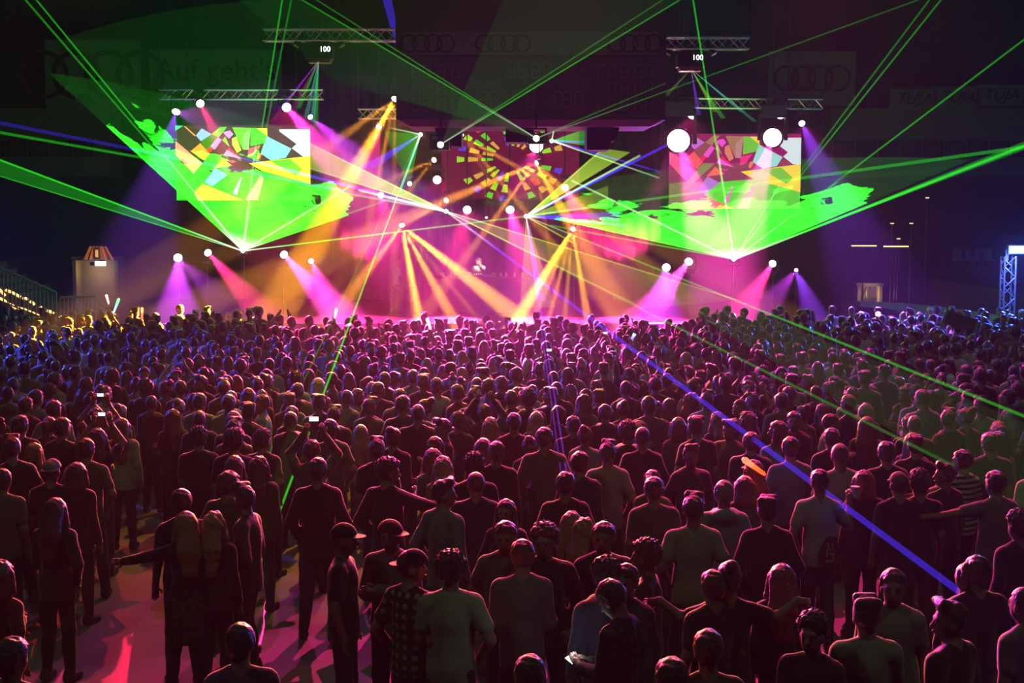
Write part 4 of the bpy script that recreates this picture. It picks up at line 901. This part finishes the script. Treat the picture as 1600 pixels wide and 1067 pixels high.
# ---------------------------------------------------------------- the people nearest the camera, one by one
m, w_ = False, True
HERO = [
 (375, 980, 1.78, m, 10, 'relaxed', 'tee', 'purple', 'short', 'dark', 'man in a dark violet top at the bottom edge below the green beam'),
 (828, 1030, 1.76, m, 0, 'relaxed', 'tee', 'dark', 'short', 'brown', 'top of a round pink-rimmed head at the bottom edge'),
 (1050, 1034, 1.74, m, 5, 'relaxed', 'tee', 'dark', 'short', 'dark', 'head with a green glow at the bottom edge by the bright floor'),
 (1107, 990, 1.78, m, 0, 'relaxed', 'tee', 'olive', 'short', 'brown', 'broad dim head in the bottom row right of the bright floor'),
 (290, 803, 1.68, w_, 15, 'reachl', 'long', 'black', 'straight', 'blond', 'long-haired woman in a dark jacket stretching her arm left'),
 (334, 803, 1.66, w_, -12, 'relaxed', 'long', 'dark', 'long', 'blond', 'woman with yellow-rimmed blond hair beside the outstretched arm'),
 (283, 768, 1.8, m, 20, 'relaxed', 'tee', 'dark', 'short', 'dark', 'dark man just behind the two blond women'),
 (357, 740, 1.8, m, -25, 'pocket', 'long', 'olive', 'short', 'brown', 'man with yellow-rimmed short hair facing the yellow-rimmed neighbour'),
 (384, 762, 1.8, m, 80, 'turnedr', 'long', 'brown', 'quiff', 'dark', 'man in profile facing left with a strong orange outline'),
 (536, 822, 1.8, m, -95, 'relaxed', 'tee', 'black', 'short', 'dark', 'man in black T-shirt and cap facing right'),
 (612, 816, 1.78, m, 165, 'cross', 'long', 'grey', 'short', 'dark', 'man facing the camera in a red cap and grey sweater'),
 (642, 864, 1.8, m, -35, 'turnedr', 'tee', 'grey', 'short', 'dark', 'man in a checked shirt with a black cap leaning right'),
 (704, 870, 1.8, m, 0, 'drink', 'tee', 'pale green', 'curly', 'dark', 'curly-haired man in a pale T-shirt seen from behind'),
 (693, 754, 1.84, m, -40, 'turnedr', 'long', 'light blue', 'quiff', 'dark', 'man in a light blue shirt turning his head right'),
 (790, 784, 1.66, w_, 175, 'pocket', 'long', 'black', 'straight', 'dark', 'dark-clad woman with long hair facing the camera'),
 (790, 818, 1.78, m, 172, 'drink', 'tee', 'grey', 'short', 'dark', 'man in a grey T-shirt facing the camera among the front group'),
 (816, 848, 1.8, m, 0, 'drink2', 'long', 'grey', 'short', 'red', 'man in a grey sweatshirt with red-lit hair seen from behind'),
 (850, 826, 1.8, m, 180, 'pocket', 'long', 'black', 'curly', 'brown', 'man in glasses and dark jacket facing the camera'),
 (893, 803, 1.68, w_, -20, 'relaxed', 'long', 'dark', 'straight', 'blond', 'woman whose blond hair glows yellow behind the second blond woman'),
 (913, 813, 1.67, w_, -35, 'relaxed', 'long', 'dark', 'long', 'blond', 'second blond woman, in front of the glowing yellow hair'),
 (943, 820, 1.78, m, 178, 'pocket', 'tee', 'dark', 'short', 'dark', 'man in a dark top facing the camera beside the blond women'),
 (948, 880, 1.78, m, 10, 'relaxed', 'hood', 'navy', 'curly', 'dark', 'man in a dark hooded top seen from behind at the front'),
 (978, 886, 1.76, m, 150, 'relaxed', 'long', 'dark', 'short', 'dark', 'dark head half hidden behind the man reading his phone'),
 (968, 908, 1.8, m, 60, 'phone', 'long', 'grey', 'short', 'dark', 'man in a dark checked shirt bent over a lit phone'),
 (1010, 851, 1.74, m, 75, 'relaxed', 'tee', 'dark', 'curly', 'dark', 'person in profile whose hair glows green'),
 (1084, 778, 1.82, m, 0, 'pocket', 'tee', 'pale green', 'quiff', 'brown', 'man in a pale greenish T-shirt beside the bright pink floor'),
 (1132, 755, 1.8, m, -5, 'pocket', 'hood', 'light blue', 'short', 'grey', 'man in a pale hoodie seen from behind'),
 (1022, 749, 1.78, m, 0, 'relaxed', 'tee', 'grey', 'short', 'brown', 'man in a grey-brown T-shirt standing alone behind the front group'),
 (1200, 780, 1.8, m, -5, 'pocket', 'long', 'black', 'flat', 'dark', 'man in black with flat-topped hair behind the pale hoodie'),
 (1178, 722, 1.68, w_, 20, 'relaxed', 'tank', 'beige', 'long', 'red', 'woman in a cap lit by a red glow stick'),
 (1236, 686, 1.84, m, 0, 'pocket', 'tee', 'light blue', 'short', 'dark', 'man in a pale blue T-shirt crossed by the blue beam'),
 (1281, 737, 1.8, m, 0, 'cupr', 'tee', 'white', 'short', 'dark', 'man in a white T-shirt with a dark print low on the back'),
 (1140, 883, 1.76, m, 0, 'hug', 'tee', 'black', 'bun', 'brown', 'person in black with both arms around the neighbours'),
 (1114, 896, 1.72, m, 15, 'relaxed', 'tee', 'dark', 'short', 'brown', 'head half hidden left of the person with spread arms'),
 (1222, 886, 1.68, w_, -5, 'relaxed', 'long', 'dark', 'straight', 'red', 'woman with long red-rimmed hair at the front right'),
 (1270, 966, 1.74, m, 150, 'relaxed', 'tee', 'dark', 'curly', 'dark', 'dark-haired person turned towards the camera at the bottom right'),
 (1355, 938, 1.8, m, 0, 'cross', 'tee', 'pale green', 'flat', 'dark', 'man with tall flat hair and pale T-shirt at the bottom right'),
 (1396, 894, 1.78, m, 165, 'relaxed', 'tee', 'pale green', 'short', 'brown', 'man in a greenish T-shirt turned towards the camera'),
 (1487, 946, 1.78, m, 40, 'turned', 'long', 'black', 'quiff', 'brown', 'man in black whose fringe glows orange'),
 (1512, 885, 1.7, w_, -15, 'relaxed', 'long', 'dark', 'bun', 'brown', 'person with an orange-rimmed round hairdo near the blue beam'),
 (1528, 873, 1.78, m, 5, 'relaxed', 'tee', 'dark', 'short', 'dark', 'dark head just behind the orange-rimmed hairdo'),
 (1602, 922, 1.76, m, 30, 'relaxed', 'tee', 'grey', 'buzz', 'dark', 'person cut off by the right edge with a blue-lit head'),
 (85, 782, 1.7, w_, -10, 'drink', 'long', 'dark', 'straight', 'brown', 'dark-clad woman with red-rimmed hair at the left'),
 (119, 726, 1.7, w_, -15, 'relaxed', 'long', 'maroon', 'bob', 'brown', 'red-rimmed woman behind the dark-clad woman at the left'),
 (80, 721, 1.74, m, 0, 'relaxed', 'tee', 'dark', 'short', 'grey', 'person with a pale round cap at the left'),
 (190, 656, 1.68, w_, 5, 'relaxed', 'long', 'white', 'straight', 'red', 'woman with long reddish hair in a white sweater'),
 (32, 652, 1.82, m, 0, 'relaxed', 'long', 'black', 'short', 'dark', 'tall dark man near the left edge'),
 (3, 736, 1.72, m, 0, 'relaxed', 'tee', 'grey', 'short', 'dark', 'person cut off by the left edge in a greyish shirt'),
 (-2, 880, 1.72, w_, -20, 'drink', 'tee', 'red', 'bob', 'red', 'red-lit person cut off by the left edge at the front'),
 (18, 1002, 1.76, m, -10, 'relaxed', 'long', 'dark', 'short', 'dark', 'dark shape of a person in the bottom left corner'),
 (497, 719, 1.84, m, 0, 'pocket', 'long', 'black', 'short', 'brown', 'broad man in black with orange-rimmed ears'),
 (589, 689, 1.8, m, 10, 'relaxed', 'tee', 'dark', 'quiff', 'brown', 'man in dark T-shirt with ruffled orange-lit hair'),
 (606, 722, 1.8, m, -30, 'reachr', 'long', 'black', 'curly', 'dark', 'curly-haired man reaching his arm to the right'),
 (677, 704, 1.66, w_, 35, 'drink', 'tee', 'beige', 'bob', 'brown', 'woman leaning forward beside the woman with fair curls'),
 (692, 716, 1.66, w_, 10, 'relaxed', 'tank', 'beige', 'long', 'blond', 'woman with long fair curls behind the light blue shirt'),
 (741, 714, 1.8, m, 0, 'relaxed', 'tee', 'dark', 'curly', 'dark', 'man in a dark T-shirt with spiky lit hair'),
 (776, 693, 1.78, m, -15, 'relaxed', 'long', 'black', 'short', 'brown', 'man in black right of the spiky-haired man'),
 (884, 741, 1.78, m, 0, 'pocket', 'long', 'dark', 'short', 'dark', 'man in a dark sweater with orange-rimmed shoulders'),
 (906, 709, 1.76, m, -30, 'relaxed', 'long', 'navy', 'short', 'dark', 'man outlined in violet and yellow beside the violet beam'),
 (950, 694, 1.8, m, 0, 'pocket', 'tee', 'white', 'quiff', 'dark', 'man in a white T-shirt right of the violet beam'),
 (999, 660, 1.66, w_, 20, 'relaxed', 'long', 'dark', 'long', 'blond', 'woman with a glowing yellow fringe'),
 (1004, 670, 1.84, m, 0, 'pocket', 'long', 'black', 'buzz', 'brown', 'stocky man in black before the woman with the yellow fringe'),
 (1060, 655, 1.72, w_, 5, 'relaxed', 'long', 'olive', 'bob', 'brown', 'person in a long olive cardigan'),
 (851, 671, 1.84, m, 0, 'pocket', 'long', 'olive', 'short', 'dark', 'tall man in an olive jacket left of the violet beam'),
 (838, 646, 1.66, w_, 5, 'relaxed', 'long', 'olive', 'straight', 'blond', 'woman with bright yellow hair behind the tall olive jacket'),
 (766, 655, 1.68, w_, 0, 'relaxed', 'tee', 'olive', 'long', 'blond', 'woman with lime-lit fair hair'),
 (803, 648, 1.8, m, 0, 'relaxed', 'tee', 'maroon', 'short', 'dark', 'man right of the lime-lit fair hair'),
 (630, 621, 1.86, m, 0, 'reachr', 'tee', 'purple', 'short', 'dark', 'tall man in a violet tank top with pink outline'),
 (682, 593, 1.84, m, 40, 'relaxed', 'tee', 'white', 'short', 'dark', 'man in a white T-shirt with a round dark print'),
 (645, 580, 1.8, m, -10, 'relaxed', 'tee', 'light blue', 'short', 'dark', 'man in a pale T-shirt next to the round print shirt'),
 (366, 715, 1.68, w_, 0, 'relaxed', 'long', 'dark', 'straight', 'red', 'woman with red-lit hair left of the green beam'),
 (404, 716, 1.68, w_, -10, 'relaxed', 'long', 'olive', 'long', 'brown', 'woman with brown hair beside the red-lit hair'),
 (310, 672, 1.78, m, 15, 'drink', 'tee', 'dark', 'curly', 'dark', 'man with curly red-rimmed hair on the left'),
 (365, 658, 1.78, m, 0, 'cross', 'tank', 'dark', 'quiff', 'dark', 'man in a dark tank top with bare shoulders'),
 (357, 619, 1.82, m, 0, 'relaxed', 'tee', 'white', 'short', 'brown', 'man in a white T-shirt with a pinkish rim at the left'),
 (312, 617, 1.82, m, -10, 'relaxed', 'tee', 'light blue', 'short', 'dark', 'man in a pale T-shirt left of the pink-rimmed white T-shirt'),
 (487, 690, 1.74, m, 0, 'film', 'long', 'olive', 'short', 'red', 'person holding a phone overhead to film the stage'),
 (236, 616, 1.66, w_, -25, 'drink', 'long', 'dark', 'long', 'blond', 'woman with orange-edged fair hair at the left'),
 (56, 611, 1.78, m, -20, 'relaxed', 'tee', 'light blue', 'short', 'brown', 'man in a blue-lit pale shirt near the left edge'),
 (84, 628, 1.8, m, -5, 'pocket', 'tee', 'light blue', 'short', 'dark', 'broad man in a bluish T-shirt at the left'),
 (1426, 679, 1.68, w_, -35, 'relaxed', 'long', 'grey', 'straight', 'red', 'woman in a striped shirt with pink-edged hair'),
 (1386, 693, 1.8, m, 5, 'pocket', 'tee', 'dark', 'short', 'dark', 'man with a pink outline left of the striped shirt'),
 (1505, 706, 1.76, m, 30, 'reachl', 'tee', 'grey', 'short', 'dark', 'person with a cap lit yellow-green at the right'),
 (1556, 739, 1.78, m, 10, 'reachl', 'tee', 'grey', 'short', 'brown', 'man right of the yellow-lit cap reaching left'),
 (1405, 741, 1.76, m, 0, 'relaxed', 'tee', 'dark', 'short', 'dark', 'left one of two round pink-rimmed heads at the right'),
 (1437, 740, 1.76, m, 0, 'relaxed', 'tee', 'dark', 'curly', 'brown', 'right one of two round pink-rimmed heads at the right'),
 (1350, 738, 1.72, w_, 5, 'relaxed', 'long', 'dark', 'bob', 'red', 'red-edged hair left of the two pink-rimmed heads'),
 (1592, 804, 1.74, m, 15, 'relaxed', 'long', 'dark', 'curly', 'brown', 'dark person near the right edge above the blue beam'),
 (1300, 672, 1.78, m, 0, 'relaxed', 'tee', 'dark', 'short', 'brown', 'man with dark hair and pink rim right of the pale blue T-shirt'),
 (1433, 606, 1.86, m, 10, 'pocket', 'tee', 'light blue', 'curly', 'dark', 'man in a pale bluish T-shirt in the green beams at the right'),
 (1510, 572, 1.74, m, 0, 'cross', 'tee', 'white', 'short', 'dark', 'person in a white shirt lit bluish far right'),
]
CAPS = {9: ('black', 0), 10: ('maroon', 60), 11: ('black', 180), 29: ('olive', 0), 44: ('grey', 180), 84: ('olive', 0)}
SMAT = {11: 'plaid', 23: 'darkplaid', 82: 'stripe'}
spots = []
HP = []
for i, (px, py, h, fem, yaw, pose, sl, top, hair, hc, lab) in enumerate(HERO):
    p = Pz(px, py, h * 1.0); cp = CAPS.get(i); 
    if i == 77: p = Pz(487, 690, h)
    o = person(p.x, p.y, h, fem, yaw, pose, sl, top, hair if not cp else ('long' if hair == 'long' else 'buzz'), hc, lab, cap=cp[0] if cp else None, capyaw=cp[1] if cp else 0, shirtmat=SMAT.get(i))
    spots.append((p.x, p.y)); HP.append(o)
# prints on shirts, glasses, tied shirt
def on_back(o, me, z, x=0, back=-.155, name='shirt_print'):
    d = obj(name, me, o, (x, back, z)); d.rotation_euler = (math.pi / 2, 0, 0); return d
mb = MB(); n = 20
mb.add([(0, 0, 0)] + [(.105 * math.cos(2 * math.pi * i / n) * (1 - .25 * math.sin(2 * math.pi * i / n)), .16 * math.sin(2 * math.pi * i / n), 0) for i in range(n)], [(0, i + 1, (i + 1) % n + 1) for i in range(n)])
on_back(HP[31], mb.mesh('shirt_print', M['print']), 1.0, .08, -.158)
mb = MB()
for k, (x, y, a, b) in enumerate(((-.02, .07, .02, .06), (.02, .06, .015, .07), (-.03, -.01, .015, .07), (.015, -.01, .05, .02), (-.01, -.08, .07, .02), (.03, -.05, .015, .06), (0, .03, .06, .012))): mb.box((x, y, 0), (a, b, .002))
on_back(HP[31], mb.mesh('print_marks', mat('pale_print', (.5, .55, .45), .8)), 1.0, .08, -.164, 'print_marks')
mb = MB(); mb.add([(0, 0, 0)] + [(.08 * math.cos(2 * math.pi * i / n), .09 * math.sin(2 * math.pi * i / n), 0) for i in range(n)], [(0, i + 1, (i + 1) % n + 1) for i in range(n)])
on_back(HP[68], mb.mesh('shirt_print', M['print']), 1.27, .06, -.15)
mb = MB()
for s in (-1, 1): mb.tube([(s * .034 + .028 * math.cos(a), .112, .012 + .022 * math.sin(a)) for a in [2 * math.pi * k / 14 for k in range(15)]], .0035, 5)
mb.tube([(-.01, .113, .014), (.01, .113, .014)], .003, 5)
for s in (-1, 1): mb.tube([(s * .062, .11, .014), (s * .08, 0, .01)], .003, 5)
g = mb.build('glasses', M['black'], HP[17]); g.location = head_at('pocket'); g.rotation_euler = hrot(*POSES['pocket'][2:4]).to_euler()
f = Field((-.3, -.26, .45), (.3, .26, 1.05), .02); f.cone((0, 0, .95), (0, -.01, .5), .185, .21, .03, 0, .78); f.cut(lambda x, y, z: np.maximum(np.maximum(z - 1.0, .55 - z), -(np.sqrt(x * x + (y / .78) ** 2) - .165))); f.cut(lambda x, y, z: y - .1)
obj('tied_shirt', npmesh('tied_shirt', *f.nets(), [M['darkplaid']]), HP[4])
# ---------------------------------------------------------------- things held up in the crowd
def holder(p, pose, label):
    x, y = (p.x, p.y - .21) if pose == 'film' else (p.x - .11, p.y - .21)
    fem = rng.random() < .4; person(x, y, 1.76, fem, 0, pose, 'tee', rng.choice(['dark', 'grey', 'black', 'navy']), 'straight' if fem else 'short', 'dark', label); spots.append((x, y))
def phone(p, label, yaw=0, tilt=0, col=(.75, .85, 1), es=3, k=1):
    t = thing('smartphone', label, 'phone', p); t.scale = (k, k, k); t.rotation_euler = (math.radians(tilt), 0, math.radians(yaw))
    MB().box((0, 0, 0), (.15, .01, .075)).build('case', M['black'], t); MB().box((0, -.006, 0), (.14, .002, .068)).build('display', emat('phone_glow', col, es), t)
hp = HP[77]; phone((hp.location.x, hp.location.y + .2, 1.90), 'lit phone held overhead to film the stage', es=3, k=.75)
hp = HP[23]; R0 = Matrix.Rotation(hp.rotation_euler.z, 3, 'Z'); pp = hp.location + R0 @ Vector((0, .36, 1.19)); phone(pp, 'glowing phone in the hands of the man in dark checks', 60, -60, (.9, .95, 1), 4)
l = bpy.data.lights.new('phone_light', 'POINT'); l.energy = .5; l.color = (.8, .9, 1); l.shadow_soft_size = .05
o = bpy.data.objects.new('phone_light', l); COL.objects.link(o); o.location = pp + Vector((0, 0, .06))
for px, py, lab in ((157, 617, 'bluish lit phone held up at the left'), (159, 647, 'white lit phone below the bluish phone at the left'), (813, 504, 'violet lit phone held up near the stage'), (946, 520, 'small pale phone held up before the orange rays'), (858, 547, 'small lit phone right of the violet beam')):
    holder(Pz(px, py, 1.92), 'film', 'person raising both hands with the ' + lab.split(' held')[0].split(' below')[0].split(' right')[0])
    phone(Pz(px, py, 1.92), lab, es=1.6, col=(.6, .7, 1), k=.6)
def stick(a, b, z, c1, c2, label, hold=None):
    p = Pz(a[0], a[1], z); q = P(b[0], b[1], p.y); t = thing('glow_stick', label, 'glow stick', p); d = q - p
    MB().tube([d * 0, d * .1, d * .55], [.012, .02, .026], 8).build('grip', emat('glow', c1, 3), t); MB().tube([d * .55, d * .9, d], [.026, .034, .015], 8).build('tip', emat('glow', c2, 3), t)
    if hold: holder(p, 'cheer', hold)
    return p
stick((177, 490), (186, 466), 1.9, (.2, .45, 1), (.1, 1, .25), 'foam glow stick, blue with a green tip, raised at the left', 'person raising the blue and green foam stick')
stick((222, 500), (222, 480), 1.9, (1, .1, .05), (1, .25, .1), 'red glow stick held upright at the left', 'person raising the upright red glow stick')
stick((170, 475), (166, 460), 1.95, (.8, .7, .9), (.9, .7, .5), 'thin pale glow stick below the left exit', 'person raising the thin pale glow stick')
stick((523, 497), (526, 482), 1.9, (1, .5, .9), (1, .8, 1), 'pinkish white glow stick raised in the magenta haze', 'person raising the pinkish glow stick')
stick((673, 515), (667, 497), 1.9, (.6, .6, 1), (.9, .8, 1), 'pale glow stick raised in the orange rays', 'person raising a pale glow stick before the orange rays')
stick((987, 530), (992, 521), 1.9, (.1, .2, 1), (.2, .4, 1), 'blue glow stick raised right of the booth', 'person raising the blue glow stick')
hp = HP[29]; p = hp.location + Vector((0, .02, 1.62))
stick((1196, 742), (1160, 716), 1.66, (1, .05, .01), (1, .1, .05), 'red glow stick tucked into a cap')
l = bpy.data.lights.new('stick_light', 'POINT'); l.energy = 1.6; l.color = (1, .08, .02); l.shadow_soft_size = .05
o = bpy.data.objects.new('stick_light', l); COL.objects.link(o); o.location = Pz(1178, 728, 1.74) + Vector((0, -.12, 0))
p = Pz(1472, 505, 1.9); holder(p, 'cheer', 'person holding up the teal-edged hand banner'); t = thing('hand_banner', 'tilted dark hand banner with teal edges held up at the right', 'banner', p); t.rotation_euler = (0, math.radians(18), 0)
MB().box((.38, 0, .16), (.7, .02, .3)).build('cloth', mat('teal_cloth', (.02, .14, .15), .7), t); MB().box((0, -.01, .1), (.05, .03, .5)).build('left_stick', mat('teal_stick', (.1, .6, .6), .5), t); MB().box((.74, -.01, .1), (.06, .03, .36)).build('right_stick', mat('teal_stick', (.1, .6, .7), .5), t)
p = Pz(1372, 490, 1.95); holder(p, 'cheer', 'person holding up the glowing violet ball'); tag(MB().tube([(0, 0, -.06), (0, 0, -.04), (0, 0, .02), (0, 0, .05)], [.02, .06, .06, .02], 10).build('light_ball', emat('violet_ball', (.8, .3, 1), 5), None, False, p), 'glowing violet ball held up before the rink boards', 'light')
hp = HP[31]; p = hp.location + Vector((.4, .2, 1.55)); t = thing('paper_cup', 'pale pink-lit paper cup held up beside the printed T-shirt', 'cup', p); MB().tube([(0, 0, -.05), (0, 0, .06)], [.035, .045], 12).build('cup_wall', mat('cup_paper', (.8, .75, .75), .6), t); MB().tube([(0, 0, .055), (0, 0, .065)], .047, 12).build('cup_rim', mat('cup_rim', (.9, .85, .85), .5), t)

# ---------------------------------------------------------------- the rest of the crowd
cand = []
grid = {}
def free(x, y, r):
    gx, gy = int(x // .6), int(y // .6)
    for i in range(gx - 2, gx + 3):
        for j in range(gy - 2, gy + 3):
            for (a, b) in grid.get((i, j), ()):
                if (a - x) ** 2 + (b - y) ** 2 < r * r: return False
    return True
def put_in(x, y): grid.setdefault((int(x // .6), int(y // .6)), []).append((x, y))
for s in spots: put_in(*s)
for tr in range(26000):
    y = rng.uniform(13.2, 38.5); x = rng.uniform(-.40, .40) * y
    px = 800 + F * x / (y * 1.0)
    ymax = 37.5 if px < 430 or px > 1080 else 34.5
    if y > ymax: continue
    if y < 15.5 and not (px > 1250 or 700 < px < 1250 or px < 140 and y > 14.5): continue
    if y < 18 and 130 < px < 300: continue
    r = .52 + max(0, (20 - y)) * .035
    if abs(x) > (15 if y < 32 else 13.6): continue
    if not free(x, y, r): continue
    put_in(x, y); cand.append((y, x))
cand.sort()
NIND = 300 - len(spots) - 2
ZONES = [(-200, 130, 'far left below the stair'), (130, 275, 'left of the left screen'), (275, 485, 'below the left screen'), (485, 620, 'left of the scoreboard'),
         (620, 720, 'left of the booth'), (720, 830, 'before the DJ booth'), (830, 930, 'below right orange fan'), (930, 1045, 'right of orange fan'),
         (1045, 1252, 'below the right screen'), (1252, 1450, 'right of right screen'), (1450, 1900, 'far right by blue tower')]
TOPS = ['black', 'dark', 'navy', 'grey', 'white', 'light blue', 'olive', 'maroon', 'black', 'dark', 'dark', 'beige']
HN = {'short': 'short', 'curly': 'curly', 'quiff': 'tousled', 'flat': 'flat-topped', 'buzz': 'close-cropped', 'long': 'wavy', 'straight': 'straight', 'bob': 'bobbed', 'bun': 'knotted', 'pony': 'ponytailed'}
SN = {'tee': 'T-shirt', 'long': 'shirt', 'hood': 'hoodie', 'tank': 'tank top'}
ORD = ['nearest', 'second nearest', 'third nearest', 'fourth nearest', 'fifth nearest', 'sixth nearest', 'seventh nearest', 'eighth nearest', 'ninth nearest']
def rand_person(y):
    fem = rng.random() < .36
    pose = rng.choice(['relaxed'] * 4 + ['turned', 'turnedr', 'drink', 'drink2', 'pocket', 'cross'] + (['film'] if rng.random() < .35 else []))
    sl = rng.choice(['tee', 'tee', 'long', 'tank'] if fem else ['tee', 'tee', 'long', 'hood'])
    hair = rng.choice(['straight', 'long', 'bob', 'bun', 'pony'] if fem else ['short', 'short', 'curly', 'quiff', 'flat', 'buzz'])
    hc = rng.choice(['dark', 'dark', 'brown', 'brown', 'blond' if fem else 'dark', 'red' if fem else 'brown'])
    yaw = rng.gauss(0, 18) if rng.random() < .84 else rng.choice([90, -90, 150, 180]) + rng.gauss(0, 15)
    h = rng.gauss(1.68, .05) if fem else rng.gauss(1.78, .055)
    return fem, pose, sl, hair, hc, yaw, min(1.93, max(1.55, h)), rng.choice(TOPS)
count = {}
for (y, x) in cand[:NIND]:
    fem, pose, sl, hair, hc, yaw, h, top = rand_person(y)
    px = 800 + F * x / y; zn = next(z[2] for z in ZONES if z[0] <= px < z[1])
    key = (hair, hc, top, sl, zn); n_ = count[key] = count.get(key, 0) + 1
    lab = f"person with {HN[hair]} {hc} hair in {top} {SN[sl]} {zn}"
    if n_ > 1: lab += ', ' + ORD[n_ - 1]
    person(x, y, h, fem, yaw, pose, sl, top, hair, hc, lab, shoes=y < 20, group='people standing in the middle of the crowd')
rest = cand[NIND:]
# one mesh of everyone further back
def low(pose, fem, sleeve, hair):
    la, ra, yaw, pit, st = POSES[pose]; parts = []
    f = Field((-.5, -.26, .6), (.5, .46, 2.06), .036); arms(f, pose, fem); head(f, pose); parts.append((*f.nets(), 0))
    parts.append((*shirt_field(pose, fem, sleeve, .048).nets(), 1)); parts.append((*trouser_field(st, fem, .055).nets(), 2))
    V, Q = hair_field(hair, .026).nets(); V = (V * 1.07) @ np.array(hrot(yaw, pit)).T + head_at(pose); parts.append((V, Q, 3))
    n = 0; VV, QQ, K = [], [], []
    for V, Q, k in parts: VV.append(V); QQ.append(Q + n); K.append(np.full(len(Q), k)); n += len(V)
    return np.concatenate(VV), np.concatenate(QQ), np.concatenate(K)
LOW = {}
AV, AQ, AK, AC = [], [], [], []; n = 0
for (y, x) in rest:
    fem, pose, sl, hair, hc, yaw, h, top = rand_person(y)
    V, Q, K = get(LOW, (pose, fem, sl, hair), lambda: low(pose, fem, sl, hair))
    a = math.radians(yaw); k = h / 1.75; c_, s_ = math.cos(a) * k, math.sin(a) * k
    W = np.stack([V[:, 0] * c_ - V[:, 1] * s_ + x, V[:, 0] * s_ + V[:, 1] * c_ + y, V[:, 2] * k], 1)
    pal = np.array([rng.choice(SKIN), COLS[top], rng.choice([(.02, .02, .025), (.03, .04, .08)]), HCOL[hc]])
    AV.append(W); AQ.append(Q + n); AK.append(K); AC.append(pal[K]); n += len(V)
AQ = np.concatenate(AQ); me = npmesh('crowd', np.concatenate(AV), AQ, [mat('crowd_skin_and_cloth', attr='tint', rough=.75, sheen=.5), mat('crowd_hair', attr='tint', rough=.36, sheen=.3, spec=.7)], (np.concatenate(AK) == 3).astype(np.int32))
at = me.attributes.new('tint', 'FLOAT_COLOR', 'FACE'); at.data.foreach_set('color', np.concatenate([np.concatenate(AC), np.ones((len(AQ), 1))], 1).astype(np.float32).ravel())
o = obj('crowd', me); tag(o, 'dense far crowd of people standing in front of the stage', 'crowd'); o['kind'] = 'stuff'
print('CROWD', len(cand), len(rest), sum(len(m.polygons) for m in bpy.data.meshes) * 2)
